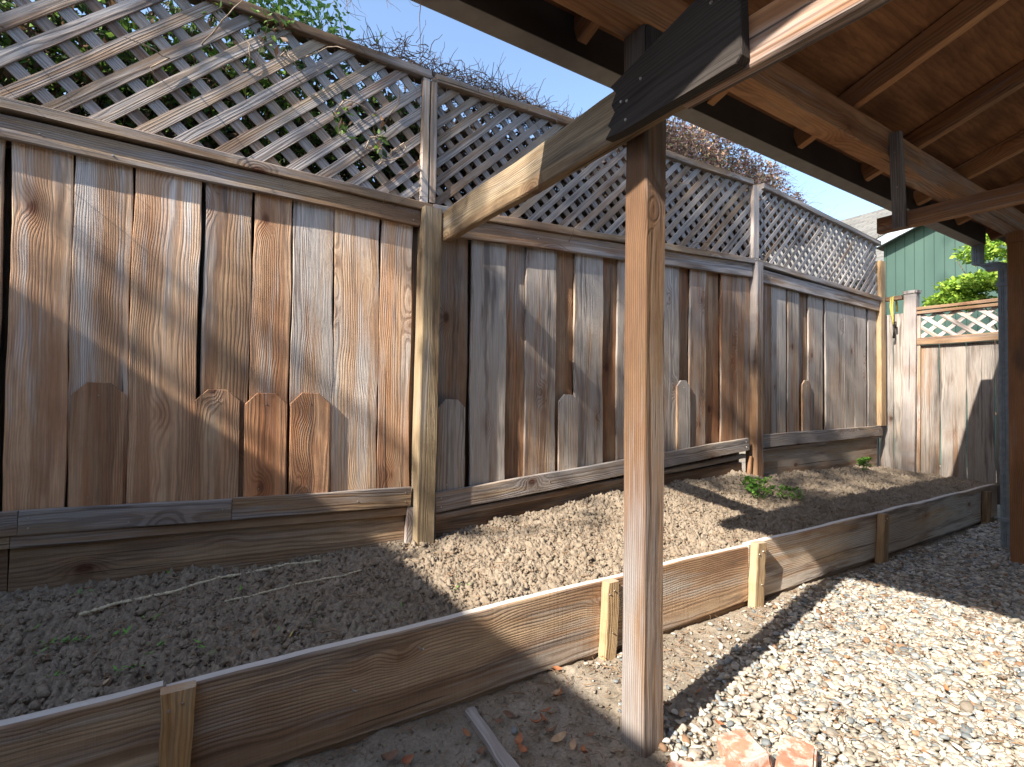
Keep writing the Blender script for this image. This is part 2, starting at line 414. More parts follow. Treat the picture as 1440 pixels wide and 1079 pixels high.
PAL = np.array([[.62, .56, .46], [.66, .62, .55], [.56, .50, .40], [.36, .39, .40], [.27, .30, .31], [.46, .41, .33], [.70, .66, .58], [.40, .24, .14], [.34, .29, .23], [.52, .47, .40]])
PW = np.array([.19, .15, .14, .10, .06, .12, .12, .03, .04, .05]); PW = PW/PW.sum()
def gravel():
    r = np.random.default_rng(11)
    pts = []; sz = []
    def scatter(n, x0, x1, y0, y1, smin, smax, cond, zoff):
        x = r.uniform(x0, x1, n); y = r.uniform(y0, y1, n); ok = cond(x, y, r.random(n)); x = x[ok]; y = y[ok]
        s = smin+(smax-smin)*r.random(len(x))**1.6
        z = ground_h(x, y)+s*.25+r.random(len(x))*zoff
        pts.append(np.stack([x, y, z], -1)); sz.append(s)
    cond = lambda x, y, u: (gravel_edge(x)-y > .05*np.sin(x*9)+.04*np.sin(x*23+1)+(u-.62)*.34) & (x > .3)
    scatter(56000, 1.0, 5.3, -.4, 1.56, .006, .0150, cond, .012)
    scatter(5500, 1.0, 5.3, -.4, 1.56, .012, .0215, cond, .016)
    scatter(9000, 5.3, 6.6, .2, 1.56, .012, .024, cond, .012)
    scatter(16000, .9, 6.5, -1.5, -.4, .013, .026, cond, .012)
    dc = lambda x, y, u: (gravel_edge(x)-y <= .0) & (u < np.clip(.20+.16*(x-.6)*.9, .26, .9)*np.exp((gravel_edge(x)-y)/.35))
    scatter(26000, .2, 6.2, .5, 1.60, .0025, .012, dc, .002)
    P = np.concatenate(pts); S = np.concatenate(sz); n = len(P)
    sh = np.stack([r.uniform(.85, 1.35, n), r.uniform(.65, 1., n), r.uniform(.34, .60, n)], -1)
    ci = r.choice(len(PAL), n, p=PW); C = PAL[ci]*r.uniform(.46, .90, (n, 1))
    V, F, nv = blobs(P, S, sh, ICO2, .17, .35, 3)
    C = np.concatenate([C, np.ones((n, 1))], 1); C = np.repeat(C, nv, 0)
    o = mesh_np('gravel', V, F, PEB, {'pc': ('FLOAT_COLOR', C)})
    tag(o, 'pale mixed river pebbles covering the ground under the patio roof', 'gravel', kind='stuff')
gravel()

# ------------------------------------------------------------ raised bed soil
FY = 1.63; BY = 2.62
FX = [-2.2, -.57, .97, 1.2, 1.73, 2.43, 3.9, 4.15, 6.3, 6.6]; FZ = [.335, .335, .29, .31, .365, .425, .47, .41, .385, .34]
def soil_h(x, y):
    back = np.interp(x, FX, FZ); t = np.clip((y-1.68)/.92, 0, 1)
    front = .275+.0*x
    base = front+(back-front)*t**1.25
    base = base+.02*np.sin(np.clip(t, 0, 1)*pi)*np.exp(-((x-1.7)/.8)**2)
    base = np.where(x > 5.6, base+(.30-base)*np.clip((x-5.6)/.8, 0, 1)*.6, base)
    return base + .022*(vnoise(x, y, 4.2, 21)-.5)
def soil():
    xs = np.arange(-1.7, 6.56, .0052); ys = np.arange(1.655, 2.66, .0052)
    X, Y = np.meshgrid(xs, ys, indexing='ij')
    Z = soil_h(X, Y)+.030*(vnoise(X, Y, 13, 22)-.5)+.026*np.abs(vnoise(X, Y, 38, 23)-.5)*2+.018*np.abs(vnoise(X, Y, 80, 24)-.5)*2+.008*(vnoise(X, Y, 150, 25)-.5)-.012
    nx, ny = X.shape; i = np.arange(nx*ny).reshape(nx, ny)
    F = np.stack([i[:-1, :-1], i[1:, :-1], i[1:, 1:], i[:-1, 1:]], -1).reshape(-1, 4)
    tag(mesh_np('soil', np.stack([X, Y, Z], -1).reshape(-1, 3), F, SOIL), kind='structure')
    r = np.random.default_rng(5); n = 30000
    x = r.uniform(-1.5, 6.5, n); y = r.uniform(1.67, 2.6, n)
    s = .0016+.0034*r.random(n)**1.8+.012*r.random(n)**16+.004*(vnoise(x, y, 3.1, 9) > .55)*r.random(n)**2
    P = np.stack([x, y, soil_h(x, y)+.030*(vnoise(x, y, 13, 22)-.5)+.006+s*.2], -1)
    sh = np.stack([r.uniform(.8, 1.2, n), r.uniform(.7, 1.1, n), r.uniform(.6, .95, n)], -1)
    V, F, nv = blobs(P, s, sh, ICO2, .42, .6, 8)
    o = mesh_np('soil_clods', V, F, SOIL)
    tag(o, 'crumbly clods of turned soil filling the raised bed', 'soil clods', kind='stuff')
soil()

# ------------------------------------------------------------ fence
fence = thing('wooden_fence', (1.08, 2.6, 0), 'tall weathered redwood board fence topped with diagonal lattice behind the planting bed', 'fence')
YF = 2.58
def zA(x, z0, z1): return z0+(z1-z0)*(x+.57)/(1.0+.57)
def interp(pts, x): return float(np.interp(x, [p[0] for p in pts], [p[1] for p in pts]))
# lines measured along the fence: z of each rail edge as a function of x
SILLT = [(-2, 2.20), (-.6, 2.186), (1.115, 2.124), (1.13, 2.14), (1.46, 2.160), (2.54, 2.219), (4.0, 2.273), (4.12, 2.275), (6.4, 2.197)]
RAILT = [(-2, 2.14), (-.6, 2.131), (1.03, 2.078), (1.14, 2.088), (2.52, 2.166), (4.04, 2.226), (4.12, 2.215), (6.4, 2.14)]
RAILB = [(-2, 2.035), (-.6, 2.024), (1.046, 2.005), (1.14, 1.965), (1.33, 1.976), (2.41, 2.035), (4.04, 2.125), (4.12, 2.078), (6.4, 2.06)]
LOWT = [(-2, .66), (-.55, .648), (1.0, .603), (1.13, .553), (2.49, .644), (3.96, .765), (4.09, .787), (6.4, .792)]
LOWB = [(-2, .565), (-.55, .556), (1.0, .503), (1.13, .460), (2.49, .540), (3.96, .642), (4.09, .650), (6.4, .700)]
CAPT = [(-2, 2.86), (.05, 2.85), (1.1, 2.853), (1.13, 2.845), (1.7, 2.85), (2.54, 2.865), (4.0, 2.945), (4.12, 2.955), (5.07, 2.918), (6.4, 2.81)]
def rail(name, x0, x1, zt, zb, y0, y1, tone, parent=fence, mats=(W_RAIL, NAIL), nails=(), e=.002):
    mb = MB()
    za = (interp(zt, x0+e)+interp(zb, x0+e))/2; zc = (interp(zt, x1-e)+interp(zb, x1-e))/2; w = ((interp(zt, x0+e)-interp(zb, x0+e))+(interp(zt, x1-e)-interp(zb, x1-e)))/2
    lum(mb, (x0, (y0+y1)/2, za), (x1, (y0+y1)/2, zc), (0, 0, 1), w, y1-y0, *tone)
    for (x, f) in nails: nail(mb, (x, y0-.0005, za+(zc-za)*(x-x0)/(x1-x0)+w*(f-.5)))
    return mb.build(name, mats, parent)
TA = ((.45, .95, .1), (.35, .85, .15))
# section A (left), B (middle), C (far)
rail('top_rail', -1.7, 1.028, RAILT, RAILB, 2.578, 2.604, ((.35, 1.0, .0), (.3, .95, .05)), nails=[(-.5, .5), (-.28, .25), (.05, .5), (.35, .62), (.99, .3), (.99, .7)])
rail('top_rail', 1.135, 4.02, RAILT, RAILB, 2.578, 2.604, ((.25, .75, .25), (.85, .95, 0.)), nails=[(1.8, .5), (2.6, .4), (3.98, .3), (3.98, .7)])
rail('top_rail', 4.17, 6.33, RAILT, RAILB, 2.578, 2.604, ((.75, 1.05, 0), (.6, 1.0, .0)), nails=[(4.3, .5), (6.2, .5)])
def offs(pts, dz): return [(x, z+dz) for x, z in pts]
for (x0, x1, tn) in ((-1.7, 1.09, ((.3, .9, 0), (.3, .8, 0))), (1.10, 4.03, ((.3, .8, .1), (.6, .8, 0))), (4.04, 6.36, ((.7, .9, 0), (.5, .9, 0)))):
    rail('lattice_sill', x0, x1, SILLT, [(x, z-.045) for x, z in SILLT], 2.560, 2.645, tn)
    rail('backing_rail', x0, x1-.03, RAILT, RAILB, 2.665, 2.70, tn)
for (x0, x1, tn) in ((-1.7, 1.078, ((.3, .75, 0.1), (.3, .7, .1))), (1.112, 4.02, ((.3, .75, .1), (.7, .8, 0))), (4.17, 6.36, ((.75, .8, 0), (.7, .8, 0)))):
    rail('cap_rail', x0, x1, CAPT, [(x, z-.045) for x, z in CAPT], 2.565, 2.655, tn)
rail('bottom_rail', -1.7, -.53, LOWT, LOWB, 2.578, 2.602, ((.7, .7, .1), (.7, .7, .1)))
rail('bottom_rail', -.528, .165, LOWT, LOWB, 2.578, 2.602, ((.75, .75, .05), (.6, .75, .2)), nails=[(-.5, .7), (-.5, .3), (.13, .5), (-.2, .25)])
rail('bottom_rail', .168, 1.0, LOWT, LOWB, 2.578, 2.602, ((.6, .72, .3), (.45, .85, .1)), nails=[(.35, .5), (.97, .25), (.97, .75), (.72, .45)])
rail('bottom_rail', 1.14, 3.965, LOWT, LOWB, 2.572, 2.598, ((.5, .85, .05), (.85, .9, 0)), nails=[(1.17, .25), (1.17, .7), (1.9, .5), (2.6, .5), (3.93, .3), (3.93, .7)])
rail('bottom_rail', 4.13, 6.40, LOWT, LOWB, 2.578, 2.602, ((.85, .8, 0), (.85, .85, 0)), nails=[(4.8, .6), (4.85, .4), (6.3, .5)])
# second lip and the kick boards that hold the soil
rail('kick_strip', -1.7, -.552, offs(LOWB, -.001), offs(LOWB, -.049), 2.590, 2.617, ((.5, .8, .1), (.3, .9, .1)))
rail('kick_strip', -.55, .985, offs(LOWB, -.001), offs(LOWB, -.047), 2.590, 2.617, ((.5, .8, .1), (.3, .9, .1)))
rail('kick_strip', 1.15, 3.95, offs(LOWB, -.022), offs(LOWB, -.055), 2.592, 2.63, ((.3, .95, .1), (.6, .9, 0)))
rail('kick_strip', 4.14, 6.38, offs(LOWB, -.002), offs(LOWB, -.03), 2.592, 2.63, ((.6, .9, .1), (.5, .9, .1)))
for (x0, x1, z0, z1, tn) in ((-1.7, -.56, .52, .52, ((.15, .62, .2), (.15, .62, .2))), (-.557, .975, .52, .46, ((.15, .62, .2), (.3, 1.05, 0))), (1.16, 3.93, .40, .60, ((.2, .75, .35), (.2, .75, .45))), (4.18, 6.35, .645, .69, ((.55, .9, .05), (.5, .95, .05)))):
    mb = MB(); lum(mb, (x0, 2.628, (z0+.2)/2), (x1, 2.628, (z1+.2)/2), (0, 0, 1), (z0+z1)/2-.2, .03, *tn); mb.build('kick_board', W_BED, fence)
mb = MB(); lum(mb, (.992, 2.60, .25), (1.0, 2.598, .497), (1, 0, 0), .036, .03, (.75, 1.15, 0)); mb.build('cleat', W_RAIL, fence)

def board_panel(x0, x1, spec, back, name='board_panel'):
    """spec: (x0,x1, layer, tone bottom, tone top) ; layer 0 front, 1 back"""
    mb = MB()
    for (a, b, lay, t0, t1) in spec:
        xm = (a+b)/2; zt = interp(RAILB, xm)+.06; zb = interp(LOWB, xm)+.01
        y = 2.6165 if lay == 0 else (2.640 if lay == 1 else 2.6055+.0065)
        th = .018 if lay != 2 else .019
        if lay == 2: y = 2.6155-.004
        g = random.uniform(-.004, .004); vA = (1.38, 1.62) if b < 1.01 else (1.08, 1.18); wA = 0 if b < 1.01 else (.16 if lay == 0 else -.12); rA = .35 if (lay == 1 and b > 1.01) else 0; t0 = (t0[0]+wA, t0[1]*vA[0], t0[2]+rA); t1 = (t1[0]+wA, t1[1]*vA[1], t1[2]+rA)  # left bay values raised, most at the top: sunlight painted into the tone
        lum(mb, (xm+g, y+random.uniform(0, .003), zb), (xm-g, y+random.uniform(0, .003), zt), (1, 0, 0), b-a, th, t0, t1, jit=.003, seg=.09, ch=.003)
    # dark backing boards of the far side, seen through the gaps
    x = x0; bk = False
    while x < x1:
        w = min(random.uniform(.15, .2), x1-x)
        if w > .02:
            zt = interp(RAILB, x+w/2)+.06
            bk = not bk if x > x0 else True; lum(mb, (x+w/2, 2.72+.012*bk, .25), (x+w/2, 2.72+.012*bk, zt), (1, 0, 0), w+.02, .010, (.1, .45, .2), (.3, .5, .1))
        x += w
    return mb.build(name, W_FENCE, fence)
A = [(-1.70, -1.50, 0), (-1.49, -1.30, 0), (-1.29, -1.10, 0), (-1.09, -.90, 0), (-.89, -.69, 0)]
specA = [(a, b, l, (.2, .8, .3), (.5, .9, 0)) for a, b, l in A] + [
    (-.685, -.600, 0, (.2, .55, .3), (.3, .7, .1)),
    (-.579, -.405, 0, (.05, .95, .45), (.50, 1.15, .15)),
    (-.400, -.215, 0, (.1, .85, .35), (.55, 1.12, .0)),
    (-.212, .024, 2, (.0, .85, .40), (.35, 1.25, .0)),
    (.040, .226, 0, (.05, .62, .4), (.40, .85, .1)),
    (.231, .395, 0, (.0, .8, .65), (.30, 1.0, .25)),
    (.402, .588, 0, (.35, .8, .3), (.90, .92, .0)),
    (.594, .818, 0, (.25, 1.1, .1), (.70, 1.05, .0)),
    (.824, 1.000, 0, (.15, .85, .85), (.50, 1.1, .15)),
    (.96, 1.04, 1, (.2, .6, .2), (.2, .6, .2))]
board_panel(-1.7, 1.03, specA, None)
specB = [
    (1.155, 1.345, 1, (.45, .55, .1), (.55, .60, .1)),
    (1.360, 1.594, 0, (.55, .95, .1), (.75, .95, .0)),
    (1.585, 1.760, 1, (.3, .60, .35), (.55, .75, .2)),
    (1.738, 1.971, 0, (.40, .95, .2), (.70, .90, .15)),
    (1.965, 2.120, 1, (.3, .75, .2), (.2, .65, .4)),
    (2.120, 2.369, 0, (.45, .90, .3), (.80, .90, .0)),
    (2.360, 2.510, 1, (.1, .62, .55), (.15, .65, .5)),
    (2.500, 2.720, 0, (.5, .9, .1), (.7, .9, .1)),
    (2.710, 2.86, 1, (.3, .7, .2), (.6, .8, .1)),
    (2.850, 3.050, 0, (.5, .9, .1), (.7, .95, .1)),
    (3.020, 3.136, 0, (.5, .9, .1), (.85, .95, .0)),
    (3.130, 3.265, 1, (.3, .65, .2), (.3, .65, .3)),
    (3.259, 3.450, 0, (.25, .85, .45), (.45, .95, .25)),
    (3.440, 3.640, 1, (.2, .8, .45), (.3, .8, .4)),
    (3.645, 3.860, 0, (.05, .80, .9), (.3, .85, .6)),
    (3.860, 4.030, 0, (.05, .75, .7), (.25, .8, .5))]
board_panel(1.14, 4.03, specB, None)
specC = [
    (4.170, 4.345, 0, (.05, .75, .7), (.25, .75, .5)),
    (4.353, 4.577, 0, (.55, .9, .2), (.9, 1.0, 0)), (4.570, 4.70, 1, (.2, .6, .3), (.3, .5, .2)),
    (4.611, 4.801, 0, (.2, .75, .5), (.6, .7, .1)), (4.805, 4.975, 1, (.3, .7, .4), (.6, .7, .1)),
    (4.961, 5.219, 0, (.35, .8, .4), (.75, .9, .1)), (5.20, 5.30, 1, (.2, .5, .3), (.3, .5, .2)),
    (5.272, 5.506, 0, (.5, .85, .1), (.9, .95, 0)), (5.510, 5.640, 0, (.5, .85, .1), (.8, .9, 0)),
    (5.645, 5.841, 0, (.5, .8, .2), (.85, .9, 0)), (5.848, 6.104, 0, (.6, .95, .1), (.9, .95, 0)),
    (6.150, 6.330, 0, (.6, .8, .1), (.9, .8, 0))]
board_panel(4.17, 6.4, specC, None)
# dog-eared mending pickets
def picket(x0, x1, zt, tone, y=2.6055, label=None):
    mb = MB(); zb = interp(LOWB, (x0+x1)/2)+.01; w = x1-x0; c = w*.28
    prism(mb, [(x0, zb), (x1, zb), (x1+.001, zt-c), (x1-c, zt), (x0+c, zt+.002), (x0-.001, zt-c)], (0, y, 0), (1, 0, 0), (0, 0, 1), .015, tone, ch=.0025)
    for (f, z) in ((.35, zb+.12), (.7, zb+.05), (.5, zt-.05)): nail(mb, (x0+f*w, y-.0152, z), r=.0035)
    o = mb.build('dog_ear_picket', (W_FENCE, NAIL), fence)
    if label: o['label'] = label
for a in ((-.388, -.222, 1.128, (.0, .82, .75)), (.019, .190, 1.106, (.1, .85, .6)), (.212, .386, 1.092, (.0, .95, .85)), (.402, .579, 1.095, (.0, .95, .75)),
          (1.152, 1.318, 1.067, (.85, .62, .05)), (1.985, 2.135, 1.100, (.65, .85, .1)), (3.094, 3.239, 1.216, (.6, .8, .25)), (4.818, 4.966, 1.258, (.4, .85, .3))):
    picket(a[0], a[1], a[2], (a[3][0], a[3][1]*1.35, a[3][2]), y=2.604)
# posts
def post(mb, x0, x1, y0, y1, z0, z1, tone, lean=(0, 0), ch=.005, mi=0):
    lum(mb, ((x0+x1)/2-lean[0]/2, (y0+y1)/2-lean[1]/2, z0), ((x0+x1)/2+lean[0]/2, (y0+y1)/2+lean[1]/2, z1), (1, 0, 0), x1-x0, y1-y0, *tone, ch=ch, mi=mi)
mb = MB(); post(mb, 1.020, 1.122, 2.522, 2.626, .15, 2.093, ((.15, .84, .1), (.15, .86, 0)), (.026, 0)); mb.build('post', W_POST, fence, label='yellowish pressure treated post with the roof tie butting against its top')
mb = MB(); post(mb, 4.035, 4.125, 2.545, 2.64, .2, 2.245, ((.15, .7, .5), (.8, .95, 0))); mb.build('post', W_RAIL, fence)
mb = MB(); lum(mb, (4.145, 2.60, .33), (4.15, 2.60, 2.2), (1, 0, 0), .035, .05, (.5, .8, .2), (.8, 1.0, 0)); mb.build('cleat', W_RAIL, fence)
mb = MB(); lum(mb, (3.99, 2.60, .33), (4.005, 2.585, .60), (1, 0, 0), .03, .03, (.2, .8, .6)); mb.build('cleat', W_RAIL, fence, label='broken splintered stub at the foot of the corner post')
mb = MB(); post(mb, 6.345, 6.46, 2.565, 2.62, .80, 2.60, ((.05, 1.0, .35), (.05, 1.0, .4))); mb.build('post', W_STAKE, fence, label='new salmon coloured post at the far end of the tall fence')
mb = MB(); post(mb, 6.30, 6.37, 2.64, 2.70, .3, 2.83, ((.9, 1.3, 0), (.9, 1.4, 0))); mb.build('post', W_RAIL, fence, label='thin pale post behind the far end of the lattice')
# lattice uprights
for (x, w, z0, z1) in ((1.047, .042, 2.128, 2.805), (1.094, .037, 2.135, 2.80)):
    mb = MB(); lum(mb, (x, 2.588, z0), (x+.006, 2.588, z1), (1, 0, 0), w, .036, (.55, 1.15, 0), (.5, 1.2, 0)); mb.build('lattice_stile', (W_RAIL), fence)
mb = MB(); lum(mb, (4.05, 2.585, 2.277), (4.06, 2.585, 2.90), (1, 0, 0), .085, .04, (.6, 1.25, 0), (.8, 1.3, 0)); mb.build('lattice_stile', W_RAIL, fence)

def clip(poly, region):
    def side(p, a, b): return (b[0]-a[0])*(p[1]-a[1])-(b[1]-a[1])*(p[0]-a[0])
    out = poly
    for i in range(len(region)):
        a, b = region[i], region[(i+1) % len(region)]; inp = out; out = []
        for j in range(len(inp)):
            p, q = inp[j-1], inp[j]; sp, sq = side(p, a, b), side(q, a, b)
            if sq >= 0:
                if sp < 0: t = sp/(sp-sq); out.append((p[0]+(q[0]-p[0])*t, p[1]+(q[1]-p[1])*t))
                out.append(q)
            elif sp >= 0: t = sp/(sp-sq); out.append((p[0]+(q[0]-p[0])*t, p[1]+(q[1]-p[1])*t))
        if not out: return []
    return out
def lattice(region, yf, parent, step=.146, w=.048, ang=43, flip=False, tones=(.75, 1.15), th=.009, name='lattice_panel', frame=None, mat=None):
    """two crossing layers of strips clipped to the region (x,z), front layer rising to the right"""
    mb = MB(); xs = [p[0] for p in region]; zs = [p[1] for p in region]
    for lay in (0, 1):
        a = radians(ang) if (lay == 0) != flip else radians(180-ang)
        d = (cos(a), sin(a)); nn = (-d[1], d[0]); per = step*sin(radians(ang))
        c0 = (min(xs), min(zs)); cs = [((p[0]-c0[0])*nn[0]+(p[1]-c0[1])*nn[1]) for p in region]
        k = math.floor(min(cs)/per)
        while k*per < max(cs)+per:
            j = random.uniform(-.004, .004); c = k*per+j; Lh = 8.; ww = w*random.uniform(.94, 1.04); ta = random.uniform(-.005, .005)
            mid = ((c0[0]+nn[0]*c), (c0[1]+nn[1]*c)); dd = (d[0]-ta*nn[0], d[1]-ta*nn[1])
            poly = [(mid[0]-dd[0]*Lh-nn[0]*ww/2, mid[1]-dd[1]*Lh-nn[1]*ww/2), (mid[0]+dd[0]*Lh-nn[0]*ww/2, mid[1]+dd[1]*Lh-nn[1]*ww/2),
                    (mid[0]+dd[0]*Lh+nn[0]*ww/2, mid[1]+dd[1]*Lh+nn[1]*ww/2), (mid[0]-dd[0]*Lh+nn[0]*ww/2, mid[1]-dd[1]*Lh+nn[1]*ww/2)]
            pc = clip(poly, region)
            if len(pc) >= 3:
                o, ud, vd = ((0, yf+th+lay*th*1.02, 0), (1, 0, 0), (0, 0, 1)) if frame is None else frame(lay, th)
                prism(mb, pc, o, ud, vd, th, (random.uniform(.5, 1.)*tones[0]/.75, tones[1]*random.uniform(.78, 1.08), random.choice((0, 0, .1, .5))), grain=d, ch=.0012)
            k += 1
    return mb.build(name, mat or W_LATT, parent)
lattice([(-1.7, 2.19), (1.03, 2.12), (1.03, 2.815), (-1.7, 2.82)], 2.590, fence, tones=(.6, 1.0))
lattice([(1.115, 2.135), (4.01, 2.265), (4.01, 2.905), (1.115, 2.81)], 2.590, fence, step=.119, w=.043, tones=(.55, .82))
lattice([(4.10, 2.265), (6.31, 2.19), (6.31, 2.78), (4.10, 2.915)], 2.590, fence, step=.114, w=.032, tones=(.9, 1.0))

# ------------------------------------------------------------ low end fence across the bed
gate = thing('end_fence', (6.5, 2.0, .3), 'low grey board fence with open white lattice top across the far end of the bed', 'fence')
XG = 6.5
mb = MB()
for (a, b, t0, t1) in ((2.425, 2.52, (.7, .65, .1), (.95, .85, 0)), (2.525, 2.66, (.7, .6, .1), (.95, .85, 0)), (2.665, 2.85, (.7, .6, .1), (.9, .8, 0))):
    lum(mb, (XG+.03, (a+b)/2, .2), (XG+.03, (a+b)/2, 2.02), (0, 1, 0), b-a, .018, t0, t1, jit=.003)
for (a, b, t0, t1) in ((2.12, 2.285, (.8, .62, .2), (.6, .66, .4)), (1.905, 2.113, (.95, .72, .1), (.85, .75, .3)), (1.69, 1.90, (1., .72, 0), (.9, .75, .3)), (1.50, 1.685, (1., .68, 0), (.9, .72, .2)), (1.3, 1.495, (.8, 1, 0), (.8, 1, 0)), (1.1, 1.295, (.8, 1, 0), (.8, 1, 0)), (.9, 1.095, (.8, 1, 0), (.8, 1, 0))):
    lum(mb, (XG+.03, (a+b)/2, .1), (XG+.03, (a+b)/2, 1.66), (0, 1, 0), b-a, .018, t0, t1, jit=.003)
mb.build('board_panel', W_FENCE, gate)
mb = MB(); post(mb, XG-.045, XG+.045, 2.30, 2.415, .2, 2.215, ((1., .95, 0), (1., 1.0, 0)), (0, -.03)); lum(mb, (XG, 2.34, 2.215), (XG, 2.34, 2.245), (0, 1, 0), .135, .11, (.95, 1.1, 0)); mb.build('post', W_RAIL, gate)
mb = MB(); lum(mb, (XG, 2.292, .25), (XG, 2.275, 2.03), (0, 1, 0), .03, .03, (.4, 1.1, .2)); mb.build('batten', W_RAIL, gate)
for (z, hh) in ((2.045, .035), (2.0, .03)):
    mb = MB(); lum(mb, (XG-.005, 2.29, z), (XG-.005, .9, z), (0, 0, 1), hh, .06, (.35, .75, .2)); mb.build('cap_rail', W_RAIL, gate)
mb = MB(); lum(mb, (XG-.008, 2.29, 1.70), (XG-.008, .9, 1.70), (0, 0, 1), .075, .04, (.35, .75, .2)); mb.build('rail', W_RAIL, gate)
mb = MB(); lum(mb, (XG, 2.42, 2.19), (XG, 2.70, 2.19), (0, 0, 1), .045, .06, (.25, .95, .4)); mb.build('cap_rail', W_RAIL, gate)
def gframe(lay, th): return ((XG-.012+th*lay*1.02+.02, 0, 0), (0, -1, 0), (0, 0, 1))
# strips drawn with u = -y
lattice([(-2.28, 1.735), (-.9, 1.735), (-.9, 1.985), (-2.28, 1.985)], 0, gate, step=.155, w=.036, ang=40, flip=True, tones=(.95, 1.5), frame=gframe)

# ------------------------------------------------------------ patio roof
roof = thing('patio_roof', (1.235, 1.165, 0), 'brown timber lean-to patio roof on square posts with dark metal gutter', 'patio roof')
SL = -.336
def rz(y): return 2.402+SL*(y-1.11)
mb = MB(); post(mb, 1.187, 1.282, 1.118, 1.212, -.02, 2.262, ((.55, .80, .15), (.20, .50, .35)), (.004, 0), ch=.006); lum(mb, (1.237, 1.1645, 2.06), (1.237, 1.1645, 2.2615), (1, 0, 0), .099, .0985, (.9, .18, .1), (.6, .13, .1)); mb.build('post', W_RAIL, roof, label='worn grey and red square post standing in the foreground')  # browner towards the top, with the shade there painted into the tone
mb = MB(); post(mb, 4.83, 4.97, 1.04, 1.18, -.1, 2.19, ((.1, .85, .35), (.05, .80, .75)), ch=.004); mb.build('post', W_ROOF, roof, label='reddish square post at the right edge beside the downspout')
mb = MB(); lum(mb, (4.90, 1.11, 2.192), (4.90, 1.11, 2.262), (1, 0, 0), .16, .15, (.3, .9, .2)); nail(mb, (4.86, 1.10, 2.22), (-1, 0, 0)); mb.build('post_cap', (W_ROOF, NAIL), roof)
mb = MB(); lum(mb, (.34, 1.157, 2.333), (5.05, 1.157, 2.333), (0, 0, 1), .138, .096, (.15, .85, .45), (.45, .85, .2), ch=.004); mb.build('beam', W_ROOF, roof)
mb = MB(); lum(mb, (5.056, 1.157, 2.333), (8.2, 1.157, 2.333), (0, 0, 1), .138, .096, (.8, 1.1, 0)); mb.build('beam', W_ROOF, roof)
RX = [.44, 1.125, 1.82, 2.505, 3.185, 3.87, 4.53, 5.20, 5.88, 6.56, 7.24]
for x in RX:
    mb = MB(); y0, y1 = 1.372, -2.75; hh = .098/cos(math.atan(.336))
    lum(mb, (x, y0, rz(y0)+.049), (x, y1, rz(y1)+.049), (0, -SL, 1), .095, .042, (.1, .95, .4), (.1, .95, .4), ch=.0025); mb.build('rafter', W_ROOF, roof)
mb = MB()
def deck(x0, x1, ya, yb, z, th, mi=0):
    V = []; G = []; lx = lambda y: x0 if x0 > 1 else .23-(.30-x0)-.20*max(0, .6-y)
    for zz in (0, th):
        for (x, y) in ((lx(ya), ya), (x1, ya), (x1, yb), (lx(yb), yb)):
            V.append((x, y, rz(y)+z+zz)); G.append((x, 0, y*1.06))
    mb.add(V, [(3, 2, 1, 0), (4, 5, 6, 7), (0, 1, 5, 4), (1, 2, 6, 5), (2, 3, 7, 6), (3, 0, 4, 7)], G, (0, 1, 0), mi)
for k, (xa, xb) in enumerate(((.30, 1.835), (1.838, 4.545), (4.548, 7.4))):
    for (ya, yb) in ((-2.8, -1.20), (-1.197, .10 if k != 1 else -.05), (.103 if k != 1 else -.047, .6), (.603, 1.375)):
        deck(xa, xb, ya, yb, .103, .014)
mb.build('roof_deck', PLY, roof)
mb = MB(); deck(.27, 7.45, -2.8, .6, .1185, .02); deck(.27, 7.45, .6, 1.42, .1185, .02); mb.build('roofing', TARP, roof)
# tie to the fence post, its continuation, and the black mending board
mb = MB(); lum(mb, (1.160, 2.518, 2.0), (1.160, .95, 2.0), (0, 0, 1), .170, .046, (.25, .82, .0), (.25, .72, .05), ch=.007, jit=.003); mb.build('tie_beam', W_POST, roof, label='pale tie beam running from the fence post to the black mending board')
mb = MB(); lum(mb, (1.160, .946, 1.972), (1.160, -2.5, 1.905), (0, 0, 1), .125, .046, (.45, .95, .25), (.3, .9, .3), ch=.006, jit=.003); mb.build('tie_beam', W_ROOF, roof, label='weathered brown tie beam running overhead towards the house')
def patch():
    mb = MB()
    pts = [(1.21, 1.912), (1.13, 1.905), (.75, 1.905), (.735, 1.92), (.742, 2.16), (.752, 2.165), (1.19, 2.070), (1.165, 2.04), (1.185, 2.01), (1.17, 1.98), (1.20, 1.95), (1.185, 1.935)]
    prism(mb, [(-y, z) for y, z in pts], (1.137, 0, 0), (0, -1, 0), (0, 0, 1), .036, (1.0, .12, .0), grain=(1, .05), ch=.003)
    for y, z in ((1.14, 2.0), (1.115, 1.99), (1.12, 1.935), (1.06, 2.03), (.82, 2.10)): nail(mb, (1.1005, y, z), (-1, 0, 0), .005)
    mb.build('mending_board', (W_ROOF, NAIL), roof, label='black stained board mending the tie beam at the post')
patch()
mb = MB(); lum(mb, (1.182, 1.165, 2.13), (1.182, 1.165, 2.268), (0, 1, 0), .085, .008, (.9, .30, .0)); mb.build('gusset', W_ROOF, roof, label='small mossy plate at the top of the foreground post')
